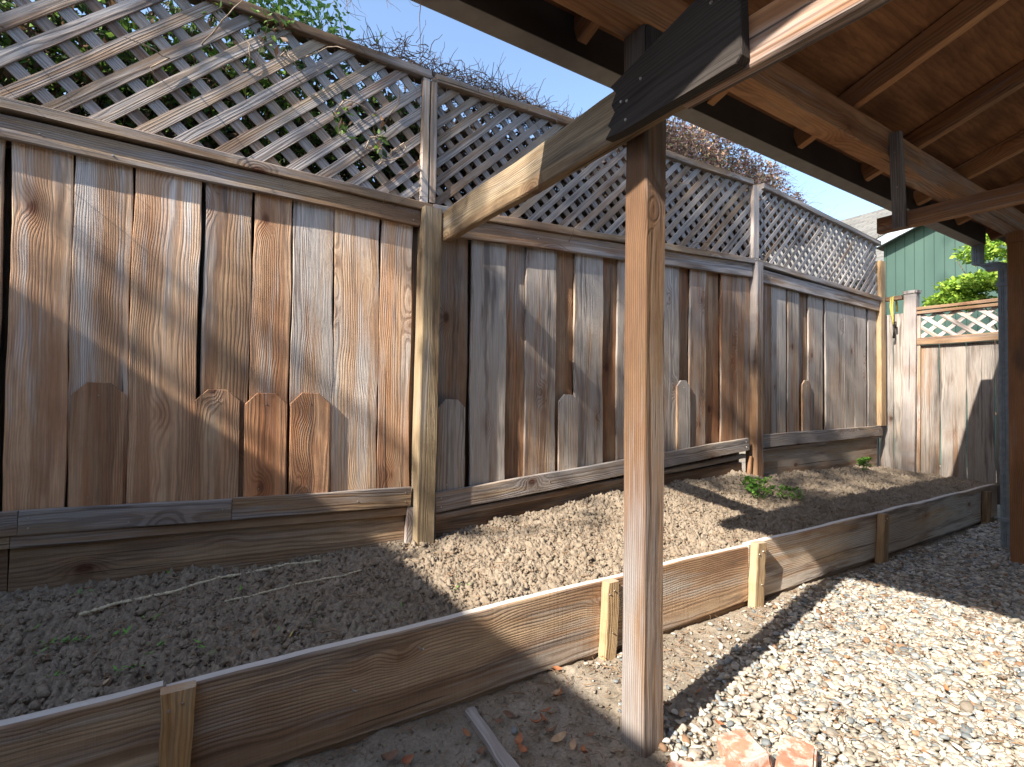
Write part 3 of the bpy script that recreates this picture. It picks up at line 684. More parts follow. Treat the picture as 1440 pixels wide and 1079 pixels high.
# second tie with its hanger
mb = MB(); lum(mb, (2.872, 1.170, 1.949), (2.872, -2.5, 1.93), (0, 0, 1), .078, .042, (.15, .70, .5), ch=.003); mb.build('tie_beam', W_ROOF, roof)
mb = MB(); lum(mb, (2.832, 1.065, 1.908), (2.845, 1.087, 2.372), (1, 0, 0), .032, .05, (.9, .62, 0), ch=.003); nail(mb, (2.815, 1.07, 2.1), (-1, 0, 0)); nail(mb, (2.817, 1.08, 2.27), (-1, 0, 0)); mb.build('hanger', (W_RAIL, NAIL), roof)
mb = MB(); lum(mb, (2.875, 1.098, 2.26), (2.878, 1.098, 2.385), (1, 0, 0), .04, .02, (.9, .6, 0), ch=.003); mb.build('cleat', W_RAIL, roof)
# gutter
def gutter():
    prof = [(1.378, 2.425), (1.378, 2.285), (1.440, 2.275), (1.462, 2.290), (1.468, 2.335), (1.500, 2.360), (1.508, 2.405), (1.500, 2.420)]
    n = len(prof); inner = []
    for i, (y, z) in enumerate(prof):
        p, q = prof[max(i-1, 0)], prof[min(i+1, n-1)]; dy, dz = q[0]-p[0], q[1]-p[1]; l = sqrt(dy*dy+dz*dz); inner.append((y+dz/l*-.0 - (-dz/l)*.0025, z+(-dy/l)*-.0025))
    ring = prof+[(y, z) for (y, z) in inner[::-1]]
    mb = MB(); xs = np.linspace(.30, 5.14, 40)
    V = []
    for x in xs:
        w = .0015*sin(x*6)+.001*sin(x*17)
        V += [(x, y+w, z+w*.7) for y, z in ring]
    m_ = len(ring); F = []; mi = []
    for i in range(len(xs)-1):
        for k in range(m_):
            F.append((i*m_+k, (i+1)*m_+k, (i+1)*m_+(k+1) % m_, i*m_+(k+1) % m_))
    for k, f in enumerate(F): pass
    mb.add(V, F); 
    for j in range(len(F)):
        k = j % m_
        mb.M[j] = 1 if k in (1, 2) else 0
    g = mb.build('gutter', (GUT, GUTB), roof)
    mb = MB(); cap = [(y, z) for y, z in prof]
    prism(mb, [(-y, z) for y, z in cap], (5.14, 0, 0), (0, -1, 0), (0, 0, 1), .004, ch=.0003); mb.build('end_cap', GUTB, g)
    mb = MB(); lum(mb, (5.115, 1.415, 2.30), (5.115, 1.415, 2.27), (1, 0, 0), .07, .06, ch=.002); mb.build('outlet', PIPE, g)
gutter()
def pipe():
    def rect_sweep(mb, pts, w, d, wdirs):
        V = []; F = []
        for p, wd, dd in pts:
            p = Vector(p); wd = Vector(wd); dd = Vector(dd)
            prof = []
            for (sx, sy) in ((-1, -1), (1, -1), (1, 1), (-1, 1)):
                pass
            pr = []
            for k in range(4):   # corrugated sides
                c0 = [(-1, -1), (1, -1), (1, 1), (-1, 1)][k]; c1 = [(-1, -1), (1, -1), (1, 1), (-1, 1)][(k+1) % 4]
                for t, e in ((.0, -.06), (.12, 0), (.3, 0), (.36, -.08), (.44, -.08), (.5, 0), (.56, -.08), (.64, -.08), (.7, 0), (.88, 0)):
                    x = c0[0]+(c1[0]-c0[0])*t; y = c0[1]+(c1[1]-c0[1])*t; pr.append((x*(1+e if abs(x) > .99 else 1), y*(1+e if abs(y) > .99 else 1)))
            for (x, y) in pr: V.append(p+wd*(x*w/2)+dd*(y*d/2))
        m_ = 40; n = len(pts)
        for i in range(n-1):
            for k in range(m_): F.append((i*m_+k, i*m_+(k+1) % m_, (i+1)*m_+(k+1) % m_, (i+1)*m_+k))
        F.append(tuple(range(m_-1, -1, -1))); F.append(tuple((n-1)*m_+k for k in range(m_)))
        mb.add(V, F)
    X = (1, 0, 0)
    mb = MB()
    rect_sweep(mb, [((5.115, 1.415, 2.272), X, (0, -1, 0)), ((5.115, 1.415, 2.135), X, (0, -1, 0)), ((5.115, 1.385, 2.105), X, (0, -.7, -.7)), ((5.112, 1.36, 2.10), X, (0, 0, -1)),
                    ((5.09, 1.29, 2.095), X, (0, 0, -1)), ((5.085, 1.265, 2.085), X, (0, .7, -.7)), ((5.083, 1.255, 2.06), X, (0, 1, 0)),
                    ((5.085, 1.255, 1.0), X, (0, 1, 0)), ((5.09, 1.255, .02), X, (0, 1, 0))], .075, .062, None)
    d = mb.build('downspout', PIPE, roof)
    for z in (.22, 1.95):
        mb = MB(); lum(mb, (5.086, 1.295, z), (5.086, 1.20, z), (0, 0, 1), .03, .09, ch=.001, jit=0); mb.build('strap', PIPE, d)
pipe()

# ------------------------------------------------------------ raised bed front
bed = thing('raised_bed_edge', (2.5, 1.6, 0), 'long low retaining edge of wide planks and short stakes along the planting bed', 'bed edging')
for (x0, x1, zt0, zt1, t0, t1) in ((-1.7, -.045, .335, .322, (.3, 1.1, .1), (.25, 1.1, .12)), (-.038, 2.50, .312, .318, (.25, 1.12, .10), (.3, 1.25, .15)), (2.506, 6.33, .322, .316, (.6, 1.6, 0), (.75, .95, 0))):
    mb = MB(); lum(mb, (x0, 1.648, (zt0+.022)/2), (x1, 1.648, (zt1+.022)/2), (0, 0, 1), (zt0+zt1)/2-.022, .038, t0, t1, ch=.005, jit=.0028, seg=.09)
    for k in range(3):
        x = random.uniform(x0+.2, x1-.2); z = random.uniform(.08, .26)
        if x0 > -1: tube(mb, [(x, 1.63, z), (x+.004, 1.618, z-.001), (x+.014, 1.611, z-.003)], .0028, .0026, 6, mi=1)
    mb.build('plank', (W_BED, NAIL), bed)
mb = MB(); lum(mb, (.3, 1.654, .0), (6.3, 1.654, .002), (0, 0, 1), .05, .022, (.2, .75, .2), (.3, .6, .1)); mb.build('base_plank', W_BED, bed)
mb = MB(); lum(mb, (6.345, 1.66, .15), (6.36, 2.6, .13), (0, 0, 1), .25, .03, (.5, .7, .1)); mb.build('end_plank', W_BED, bed)
for (x, w, zt, zb, lean, tn) in ((-.014, .075, .325, -.05, .006, (.0, 1.1, 1.)), (1.495, .062, .325, -.05, .012, (.0, 1.15, .1)), (2.545, .085, .333, -.08, .03, (.0, 1.1, .05)), (3.97, .085, .318, -.06, .035, (.0, .85, .4)), (5.96, .10, .285, -.05, .03, (.0, .75, .5))):
    mb = MB(); d = .044 if x > 1 else .04
    lum(mb, (x-lean/2, 1.630-d/2-.002, zb), (x+lean/2, 1.628-d/2-.002, zt), (1, 0, 0), w, d, tn, ch=.005, jit=.004, seg=.04)
    for (dx, z) in ((-.2, .28), (.2, .29), (.05, .12)): nail(mb, (x+dx*w, 1.628-d-.0035, z), r=.004)
    mb.build('stake', (W_STAKE, NAIL), bed)

# ------------------------------------------------------------ small things
def brick(loc, rz_, tilt, label, half=False):
    t = bpy.data.meshes.new('brick')
    import bmesh
    bm = bmesh.new(); bmesh.ops.create_cube(bm, size=1)
    L = .13 if half else .21
    for v in bm.verts: v.co = Vector((v.co.x*L, v.co.y*.10, v.co.z*.062))
    bmesh.ops.bevel(bm, geom=list(bm.edges), offset=.007, segments=2, affect='EDGES')
    bmesh.ops.subdivide_edges(bm, edges=list(bm.edges), cuts=2, use_grid_fill=True)
    for v in bm.verts:
        q = v.co+Vector(loc); s_ = .0022
        v.co += Vector((sin(q.x*90+q.y*50), sin(q.y*110+q.z*70), sin(q.z*130+q.x*60)))*s_
        if sin(q.x*41)*sin(q.y*57+1) > .75: v.co.z -= .003
    bm.to_mesh(t); bm.free(); t.materials.append(BRICK)
    for p in t.polygons: p.use_smooth = False
    o = bpy.data.objects.new('brick', t); COL.objects.link(o); o.location = loc; o.rotation_euler = (tilt[0], tilt[1], rz_)
    return tag(o, label, 'brick', 'loose bricks on the gravel')
brick((1.235, .915, .034), radians(62-90), (.05, .02), 'orange brick lying flat at the left of the loose bricks')
brick((1.405, .93, .045), radians(68), (-.12, .06), 'brick crusted with white mortar between the two others', True)
brick((1.485, .82, .034), radians(25), (.05, -.04), 'pinkish mortar stained brick at the right of the loose bricks')
mb = MB(); lum(mb, (.83, 1.565, .018), (.79, 1.12, .022), (1, 0, 0), .045, .028, (.9, .95, 0), ch=.006, jit=.004, seg=.05); o = mb.build('wood_strip', W_RAIL); tag(o, 'split grey wooden strip lying on the dirt', 'wood strip')
# yellow strap hung over the end fence
st = thing('hanging_strap', (6.46, 2.49, 2.2), 'yellow looped strap hanging over the end fence beside the post', 'strap')
mb = MB(); pts = [(6.56, 2.50, 2.05), (6.54, 2.50, 2.2), (6.50, 2.50, 2.222), (6.463, 2.50, 2.20), (6.455, 2.503, 2.10), (6.452, 2.50, 1.98), (6.452, 2.495, 1.90)]
tube(mb, pts, .012, .009, 6); tube(mb, [(6.452, 2.515, 2.20), (6.45, 2.52, 2.1), (6.45, 2.505, 1.96)], .009, .007, 6); mb.build('strap_loop', STRAP, st, True)
mb = MB(); tube(mb, [(6.452, 2.495, 1.90), (6.45, 2.485, 1.82), (6.452, 2.492, 1.75)], .008, .012, 6); tube(mb, [(6.45, 2.475, 1.93), (6.45, 2.47, 1.86)], .012, .010, 6); mb.build('clasp', DARKMETAL, st, True)

# knotted pale twine lines on the soil
def twine(pts, label, r=.0072):
    mb = MB(); P = []
    for i in range(len(pts)-1):
        for t in np.arange(0, 1, .008):
            x = pts[i][0]+(pts[i+1][0]-pts[i][0])*t; y = pts[i][1]+(pts[i+1][1]-pts[i][1])*t; P.append((x, y+.006*sin(x*19)+.003*sin(x*53)))
    V0, F0 = ICO1; n = 0
    out = []; last = None
    for (x, y) in P:
        if last and sqrt((x-last[0])**2+(y-last[1])**2) < r*1.25: continue
        last = (x, y); z = float(soil_h(np.array(x), np.array(y)))+.019
        s = r*random.uniform(.75, 1.4); mb.add([(x+v[0]*s*1.1, y+v[1]*s, z+v[2]*s*.8+random.uniform(-.001, .001)) for v in V0], [tuple(f) for f in F0])
    o = mb.build('twine', TWINE, None, True); tag(o, label, 'twine')
twine([(-.30, 2.285), (-.12, 2.365), (.10, 2.45), (.38, 2.51), (.53, 2.50)], 'long white twine lying on dark soil nearest the fence')
twine([(.13, 2.19), (.22, 2.21), (.34, 2.235), (.57, 2.265), (.66, 2.285)], 'short yellowish twine lying on dark soil in the middle of the bed', .0048)

# ------------------------------------------------------------ leaves
def leaf_quads(P, size, cols, seed=1, flat=.0, up=None, aspect=.5):
    """each leaf = 2 quads folded along the midrib: 6 verts"""
    r = np.random.default_rng(seed); n = len(P)
    d = r.normal(size=(n, 3)); d[:, 2] *= (1-flat); 
    if up is not None: d = d*(1-.6)+np.array(up)*.6
    d /= np.linalg.norm(d, axis=1)[:, None]
    q = r.normal(size=(n, 3)); q[:, :2] *= (1-flat*.8); q[:, 2] += flat*2
    s = np.cross(d, q); s /= np.linalg.norm(s, axis=1)[:, None]+1e-9; nn = np.cross(s, d)
    L = size[:, None]; W = L*aspect*.5
    A = P; B = P+d*L*.5+s*W+nn*L*.08; C = P+d*L; D = P+d*L*.5-s*W+nn*L*.08; E_ = P+d*L*.45-nn*L*.05
    V = np.stack([A, B, C, D, E_], 1).reshape(-1, 3)
    b = (np.arange(n)*5)[:, None]; F = np.concatenate([b+np.array([[0, 1, 4]]), b+np.array([[1, 2, 4]]), b+np.array([[2, 3, 4]]), b+np.array([[3, 0, 4]])], 0)
    C_ = np.repeat(np.concatenate([cols, np.ones((n, 1))], 1), 5, 0)
    return V, F, C_
def leaves(name, P, size, pal, w, mat, parent=None, seed=1, var=.3, **k):
    r = np.random.default_rng(seed+99); pal = np.array(pal); n = len(P); w = np.array(w, float)/sum(w)
    c = pal[r.choice(len(pal), n, p=w)]*r.uniform(1-var, 1+var, (n, 1))
    V, F, C = leaf_quads(np.asarray(P), size, c, seed, **k)
    return mesh_np(name, V, F, mat, {'pc': ('FLOAT_COLOR', C)}, smooth=False, parent=parent)
GREEN = [(.10, .20, .035), (.17, .30, .05), (.06, .12, .025), (.24, .36, .07)]
BROWN = [(.20, .11, .06), (.12, .07, .045), (.30, .19, .11), (.22, .14, .13)]

def wander(p, d, L, n, wob, droop=0., rnd=random):
    pts = [Vector(p)]; d = Vector(d).normalized()
    for i in range(n):
        d = (d+Vector((rnd.gauss(0, wob), rnd.gauss(0, wob), rnd.gauss(0, wob)-droop))).normalized(); pts.append(pts[-1]+d*(L/n))
    return pts
# leafy and twiggy climber behind the left lattice
vine = thing('climbing_vine', (.2, 2.85, 0), 'green and brown climbing vine growing behind the left lattice', 'vine')
r = np.random.default_rng(3)
mb = MB()
for i in range(420):
    x = random.uniform(-1.7, 1.1); z = random.uniform(2.05, 2.75)
    p = wander((x, random.uniform(2.70, 3.3), z), (random.gauss(0, 1), random.gauss(0, .4), random.gauss(.2, .6)), random.uniform(.2, .6), 6, .35)
    tube(mb, p, random.uniform(.0015, .005), .001, 4, caps=False)
for i in range(8):
    x = -1.6+i*.36; tube(mb, wander((x, 3.0, 0), (0.02, 0.01, 1), 2.5, 12, .012), .018, .008, 6)
mb.build('stem', TWIG, vine, True)
n = 26000; P = np.stack([r.uniform(-1.8, 1.15, n), 2.72+.75*r.random(n)**1.2, r.uniform(1.95, 2.83, n)], -1)
cl = vnoise(P[:, 0]*1., P[:, 2]*1.+P[:, 1], 5, 31); P = P[cl > .30]; P = np.concatenate([P]+[np.stack([r.normal(x, .022, 26), r.normal(2.555, .012, 26), r.normal(z, .05, 26)], -1) for (x, z) in ((.60, 2.45), (.33, 2.80), (.78, 2.40), (.28, 2.77))])
n2 = 15000; P2 = np.stack([r.uniform(-2.0, 1.2, n2), r.uniform(3.0, 3.5, n2), r.uniform(1.85, 2.98, n2)], -1); P2 = P2[vnoise(P2[:, 0]+9, P2[:, 2], 6, 32) > .17]
leaves('inner_foliage', P2, r.uniform(.05, .10, len(P2)), [(.06, .09, .03), (.09, .06, .04), (.17, .30, .05)], (3, 2.5, 2.2), DRYLEAF, vine, 44)
leaves('foliage', P, r.uniform(.02, .06, len(P)), [(.09, .17, .035), (.16, .27, .05), (.05, .09, .025), (.20, .12, .07), (.10, .06, .04)], (4, 5, 3, 3, 2), LEAF, vine, 4)
# tips above the cap
P = []
for (x, y, z, n, sx, sz) in ((.40, 2.72, 2.93, 330, .13, .09), (.32, 2.8, 3.08, 240, .12, .10), (.52, 2.8, 3.06, 160, .08, .08), (.16, 2.66, 2.84, 200, .1, .07), (.1, 2.8, 3.1, 250, .15, .12), (-.3, 2.8, 3.05, 400, .3, .1), (.72, 2.75, 2.9, 30, .12, .03)):
    P.append(np.stack([r.normal(x, sx, n), r.normal(y, .07, n), r.normal(z, sz, n)], -1))
P = np.concatenate(P); leaves('leaf_tips', P, r.uniform(.02, .05, len(P)), GREEN, (3, 4, 1, 3), LEAF, vine, 5)
mb = MB()
for i in range(70):
    x = random.uniform(-.3, .9); tube(mb, wander((x, 2.68+random.random()*.2, 2.8), (random.gauss(.4, .8), random.gauss(-.1, .3), 1), random.uniform(.1, .35), 6, .3), .0022, .001, 4, caps=False)
for (x, z) in ((.62, 2.55), (.75, 2.40), (.90, 2.62), (.50, 2.75), (.35, 2.7), (.82, 2.30), (.20, 2.62), (.93, 2.42), (-.1, 2.5), (.05, 2.66)):
    tube(mb, wander((x-.06, 2.66, z-.1), (.5, -.9, .7), .10, 3, .2)+wander((x, 2.575, z), (random.gauss(.4, .5), -.25, random.gauss(.1, .8)), random.uniform(.10, .24), 6, .30), .0042, .0018, 5)
mb.build('twig', TWIGP, vine, True)


# dead brown runner lying along the cap rail, denser dry growth further along
dead = thing('dead_vine', (2.2, 2.75, 2.8), 'tangled leafless brown vine heaped along the fence cap', 'vine')
mb = MB()
for i in range(1900):
    x = random.triangular(.45, 3.2, 1.5); h = .12*exp(-((x-.98)/.18)**2)+.09*exp(-((x-1.5)/.4)**2)+.05
    p = (x, random.uniform(2.60, 2.80), interp(CAPT, x)+random.random()**1.6*h)
    tube(mb, wander(p, (random.gauss(0, 1), random.gauss(0, .5), random.gauss(.05, .25)), random.uniform(.06, .20), 5, .35, .02), random.uniform(.0015, .0036), .001, 4, caps=False)
for (x, dz, L, r_) in ((.90, .9, .16, .004), (1.00, .3, .2, .006), (1.03, -.1, .22, .006), (1.35, .9, .13, .003), (1.42, 1.2, .11, .0025), (1.55, .7, .14, .0025), (1.7, .8, .1, .002), (1.9, .8, .1, .002), (.70, .25, .2, .004), (.93, .2, .25, .005)):
    tube(mb, wander((x, 2.66, interp(CAPT, x)+.01), (random.choice((-1, 1))*.6, -.1, dz), L, 7, .22), r_, r_*.4, 5)
for i in range(140):
    x = random.uniform(1.1, 4.0); tube(mb, wander((x, random.uniform(2.68, 2.95), random.uniform(2.1, 2.8)), (random.gauss(0, 1), random.gauss(0, .3), random.gauss(0, .6)), random.uniform(.2, .7), 6, .3), .003, .0015, 4, caps=False)
mb.build('stem', TWIG, dead, True)
n2 = 17000; P2 = np.stack([r.uniform(1.0, 4.75, n2), r.uniform(2.95, 3.4, n2), r.uniform(1.85, 2.95, n2)], -1)
leaves('inner_foliage', P2, r.uniform(.05, .10, len(P2)), [(.07, .05, .035), (.12, .085, .055), (.05, .035, .03), (.2, .14, .09)], (4, 3, 3, 1), DRYLEAF, dead, 45)
n = 20000; P = np.stack([r.uniform(1.1, 4.65, n), 2.72+.6*r.random(n), r.uniform(2.0, 2.84, n)], -1); P = P[vnoise(P[:, 0], P[:, 2]+P[:, 1], 6, 41) > .36]
leaves('dead_foliage', P, r.uniform(.02, .055, len(P)), [(.13, .08, .05), (.07, .045, .03), (.20, .13, .08), (.09, .10, .04)], (4, 4, 2, 1), DRYLEAF, dead, 7)

bush = thing('dry_bush', (3.9, 3.0, 0), 'dry reddish brown bush spilling over the lattice behind the foreground post', 'bush')
mb = MB()
def bush_top(x): return 3.30+.13*np.sin(x*2.1)+.05*np.sin(x*7)-.55*np.clip((x-4.75)/.9, 0, 1)**2
for i in range(3000):
    x = random.uniform(2.7, 5.35); zt = float(bush_top(x)); z = random.uniform(2.72, zt-.05); y = random.uniform(2.72, 3.2)
    tube(mb, wander((x, y, z), (random.gauss(.5, .7), random.gauss(-.1, .5), random.gauss(.15, .5)), random.uniform(.12, .34), 5, .22, .03), .0020, .0009, 3, caps=False)
for i in range(9):
    tube(mb, wander((3.0+i*.25, 3.05, 0), (.03, 0.01, 1), 2.8, 12, .012), .02, .008, 6)
mb.build('twig', TWIGP, bush, True)
n = 60000; x = r.uniform(2.6, 5.45, n); y = 2.70+.6*r.random(n); z = 2.7+(bush_top(x)-2.7)*r.random(n)**.8; P = np.stack([x, y, z], -1); P = P[vnoise(P[:, 0], P[:, 2]+P[:, 1], 9, 51) > .33]
leaves('dry_foliage', P, r.uniform(.015, .042, len(P)), [(.26, .15, .11), (.34, .20, .14), (.20, .12, .12), (.42, .30, .17), (.18, .22, .09)], (4, 3, 3, 2, 1.2), DRYLEAF, bush, 9)

# bare twigs hanging from a tree behind the fence
tr = thing('bare_tree', (-2.2, 5.4, 0), 'thin bare twigs of a tree hanging down against the sky above the fence', 'tree')
mb = MB(); tk = wander((-2.2, 5.4, 0), (0, 0, 1), 6.2, 14, .02); tube(mb, tk, .12, .06, 8); mb.build('trunk', BARK, tr, True)
mb = MB(); top = tk[-1]; limb = [top+(Vector((2.3, 4.6, 5.9))-top)*t+Vector((0, 0, .5*sin(pi*t))) for t in np.linspace(0, 1, 12)]; tube(mb, limb, .05, .012, 7)
for (x, z0) in ((.85, 4.8), (.97, 4.8), (1.05, 4.8), (1.17, 4.9), (1.24, 4.9), (1.80, 5.0), (1.45, 5.0), (.70, 4.7)):
    q = min(limb, key=lambda p: abs(p.x-x)); tube(mb, [q, q+(Vector((x, 4.5, z0))-q)*.5+Vector((.06, 0, .05)), Vector((x, 4.5, z0))], .007, .0045, 4, caps=False)
def hang(x, z0, z1, y=4.5):
    T = wander((x, y, z0), (random.gauss(.0, .15), 0, -1), z0-z1, 10, .14, .05); tube(mb, T, .0045, .0014, 4, caps=False)
    for j in range(4): tube(mb, wander(T[random.randint(2, 9)], (random.gauss(0, 1), 0, -.5), .16, 4, .25), .0025, .001, 3, caps=False)
for (x, z0, z1) in ((.85, 4.8, 4.28), (.97, 4.8, 4.15), (1.05, 4.8, 4.30), (1.17, 4.9, 4.38), (1.24, 4.9, 4.50), (1.80, 5.0, 3.98), (1.45, 5.0, 4.62), (.70, 4.7, 4.2)): hang(x, z0, z1)
mb.build('twig', TWIG, tr, True)

# ------------------------------------------------------------ plants, seedlings, litter
def sprout(loc, n, R, hh, label, seed, grp=None, s=(.014, .036)):
    t = thing('weed', loc, label, 'weed', grp); rr = np.random.default_rng(seed); mb = MB(); P = []
    for i in range(n):
        a = rr.random()*6.28; rad = R*rr.random()**.6; h = hh*rr.uniform(.4, 1)
        tip = Vector(loc)+Vector((cos(a)*rad, sin(a)*rad, h)); b = Vector(loc)+Vector((cos(a)*rad*.3, sin(a)*rad*.3, -.01))
        tube(mb, [b, (b+tip)/2+Vector((0, 0, .01)), tip], .0012, .0008, 4, caps=False)
        for j in range(9): P.append(tip+Vector((rr.normal()*.013, rr.normal()*.013, rr.normal()*.008)))
    mb.build('stalk', STALK, t, True)
    P = np.array([tuple(p) for p in P]); leaves('foliage', P, rr.uniform(s[0], s[1], len(P)), [(.12, .28, .04), (.20, .38, .06), (.08, .20, .03)], (2, 2, 1), LEAF, t, seed, flat=.5, aspect=.75)
STALK = simple('green_stalk', (.12, .22, .05), .7)
sh_ = lambda x, y: float(soil_h(np.array(float(x)), np.array(float(y))))
sprout((3.50, 2.20, sh_(3.5, 2.2)), 30, .11, .15, 'largest leafy green weed growing in the bed beyond the foreground post', 1)
sprout((3.75, 2.10, sh_(3.75, 2.1)), 11, .09, .10, 'smaller spindly green weed just right of the largest weed', 2)
sprout((5.72, 2.47, sh_(5.72, 2.47)), 22, .055, .13, 'compact dark green weed near the far corner of the bed', 3)
def seedling(loc, seed, n=3, s=.02):
    rr = np.random.default_rng(seed); P = []; S = []
    mb = MB(); 
    V = []; F = []; C = []
    me = None
    pts = [];
    for i in range(n):
        a = rr.random()*6.28; d = Vector((cos(a), sin(a), rr.uniform(.2, .8))).normalized()*s*rr.uniform(.7, 1.4); w = d.cross(Vector((0, 0, 1))).normalized()*s*.16
        p = Vector(loc)+Vector((rr.normal()*.006, rr.normal()*.006, .005)); m1 = p+d*.5
        mb.add([p, m1+w, p+d, m1-w, m1-Vector((0, 0, .002))], [(0, 1, 4), (1, 2, 4), (2, 3, 4), (3, 0, 4)])
    o = mb.build('seedling', SEED, None); return tag(o, 'tiny green grassy seedling sprouting from the dark soil', 'seedling', 'tiny green seedlings scattered over the dark soil')
SEED = simple('seedling_green', (.16, .36, .05), .6, scale=60, c2=(.09, .24, .04))
sd = []
import itertools
def gpt(px_, py_, z):    # a point of the place on the level z that the reference shows at that direction
    d = fwd*720+rv*(px_-720)-uv*(py_-539.5); t = (z-H)/d.z; return Vector((0, 0, H))+d*t
for k, (a, b) in enumerate([(200, 800), (190, 806), (205, 795), (240, 808), (293, 790), (105, 838), (120, 835), (45, 888), (50, 925), (72, 907), (80, 905), (90, 905), (100, 905), (110, 903), (118, 902), (160, 896), (182, 893), (205, 872), (212, 874), (222, 910), (212, 922), (215, 908), (195, 938), (188, 941), (165, 948), (168, 951), (72, 958), (75, 954), (85, 950), (285, 908), (290, 912), (292, 925), (390, 892), (336, 834), (440, 875), (562, 858), (640, 830), (655, 824)]):
    z = .30
    for _ in range(3): p = gpt(a, b, z); z = sh_(p.x, p.y)+.012
    seedling(p, 100+k, random.choice((2, 3, 3)), random.uniform(.016, .028))

def dead_leaf(loc, L, col, label, group=None, rz_=0, curl=.5, W=.5, name='dead_leaf'):
    mb = MB(); n = 7; V = []; F = []
    for i in range(n):
        t = i/(n-1); w = L*W*.5*sin(pi*min(.97, max(.04, t)))**.8; z = curl*L*.35*(t-.5)**2*4
        for s_ in (-1, 0, 1): V.append((L*(t-.5), s_*w, z+abs(s_)*curl*w*.6+.004))
    for i in range(n-1):
        for s_ in (0, 1): F.append((i*3+s_, (i+1)*3+s_, (i+1)*3+s_+1, i*3+s_+1))
    V2 = []; ca, sa = cos(rz_), sin(rz_)
    for (x, y, z) in V: V2.append((x*ca-y*sa, x*sa+y*ca, z))
    me = bpy.data.meshes.new(name); me.from_pydata(V2, [], F); me.materials.append(LEAFM[col])
    for p in me.polygons: p.use_smooth = True
    o = bpy.data.objects.new(name, me); COL.objects.link(o); o.location = loc; o.rotation_euler = (random.gauss(0, .25), random.gauss(0, .25), 0)
    return tag(o, label, 'dead leaf', group)
def lm(n, c, c2): return simple(n, c, .75, scale=40, c2=c2)
LEAFM = dict(tan=lm('tan_dead_leaf', (.50, .34, .20), (.36, .22, .12)), rust=lm('rust_dead_leaf', (.42, .17, .07), (.28, .10, .05)), straw=lm('straw_leaf', (.55, .42, .14), (.40, .28, .10)), brown=lm('brown_dead_leaf', (.24, .13, .075), (.15, .08, .05)))
def on_soil(a, b):
    z = .30
    for _ in range(3): p = gpt(a, b, z); z = sh_(p.x, p.y)+.010
    return p
dead_leaf(on_soil(139, 968), .042, 'tan', 'curled tan leaf lying at the front edge of the bed', rz_=.4, curl=1.)
dead_leaf(on_soil(408, 897), .05, 'straw', 'narrow straw coloured leaf lying on the dark soil', rz_=.5, W=.22, curl=.3)
dead_leaf(on_soil(357, 895), .035, 'tan', 'small folded brown leaf on the soil left of the straw coloured leaf', rz_=1.2, curl=1.2)
k = 0
GRL = 'fallen brown leaves scattered on the dirt'
for (a, b, L, c) in [(786, 987, .04, 'rust'), (782, 983, .035, 'tan'), (763, 1012, .035, 'rust'), (768, 1005, .04, 'rust'), (775, 1009, .035, 'tan'), (755, 1018, .04, 'rust'), (778, 1030, .04, 'brown'), (786, 1040, .05, 'tan'), (730, 1045, .045, 'rust'), (736, 1058, .04, 'rust'), (655, 1035, .035, 'rust'), (713, 1008, .04, 'brown'), (783, 950, .035, 'rust'), (805, 1052, .035, 'tan'), (832, 1040, .03, 'brown'), (700, 1020, .03, 'brown'), (545, 1070, .05, 'brown'), (570, 1072, .04, 'rust'), (820, 1065, .04, 'rust'), (675, 1060, .04, 'brown'), (1100, 950, .03, 'tan'), (985, 975, .03, 'rust'), (1235, 900, .03, 'rust'), (1010, 900, .03, 'brown'), (960, 1010, .035, 'tan'), (1330, 985, .03, 'rust'), (1010, 1030, .03, 'rust')]:
    p = gpt(a, b, .01); p.z = float(ground_h(np.array(p.x), np.array(p.y)))+(.010 if p.y > float(gravel_edge(np.array(p.x))) else .035)
    dead_leaf(p, L*1.15, c, 'small curled brown leaf fallen on the dirt or gravel below the bed', GRL, rz_=random.uniform(0, 6.28), curl=random.uniform(.3, 1.))
# fine litter: stems, chips, crumbs
def litter():
    mb = MB(); rr = random.Random(4)
    for i in range(4200):
        x = rr.uniform(.2, 4.6); y = rr.uniform(.35, 1.6); soil_ = False
        if rr.random() < .28: x = rr.uniform(-.8, 4); y = rr.uniform(1.68, 2.55); soil_ = True
        elif y < gravel_edge(np.array(x)) and rr.random() < .25: continue
        z = (sh_(x, y)+.015) if soil_ else float(ground_h(np.array(x), np.array(y)))+(.008 if y > gravel_edge(np.array(x)) else .035)
        a = rr.uniform(0, 6.28); L = rr.uniform(.01, .05) if rr.random() < .85 else rr.uniform(.05, .11)
        tube(mb, [(x, y, z), (x+cos(a)*L*.5, y+sin(a)*L*.5, z+rr.uniform(0, .006)), (x+cos(a+.3)*L, y+sin(a+.3)*L, z)], rr.uniform(.0009, .0026), .0007, 4, caps=False)
    o = mb.build('litter', LITT, None, True); tag(o, 'thin brown twigs and stems littering dirt and soil', 'litter', kind='stuff')
LITT = simple('litter_brown', (.30, .19, .11), .9, scale=25, c2=(.16, .095, .055))
litter()
def dirt_crumbs():
    r = np.random.default_rng(15); n = 9000
    x = r.uniform(.0, 5.5, n); y = r.uniform(.3, 1.6, n); ok = gravel_edge(x)-y < .05; x = x[ok]; y = y[ok]; n = len(x)
    s = .002+.006*r.random(n)**2.5; P = np.stack([x, y, ground_h(x, y)+s*.3], -1)
    V, F, nv = blobs(P, s, np.stack([r.uniform(.8, 1.3, n), r.uniform(.7, 1.1, n), r.uniform(.5, .9, n)], -1), ICO1, .3, .6, 18)
    tag(mesh_np('dirt_crumbs', V, F, DIRT), 'small crumbs of dirt on the path beside the bed', 'dirt', kind='stuff')
dirt_crumbs()

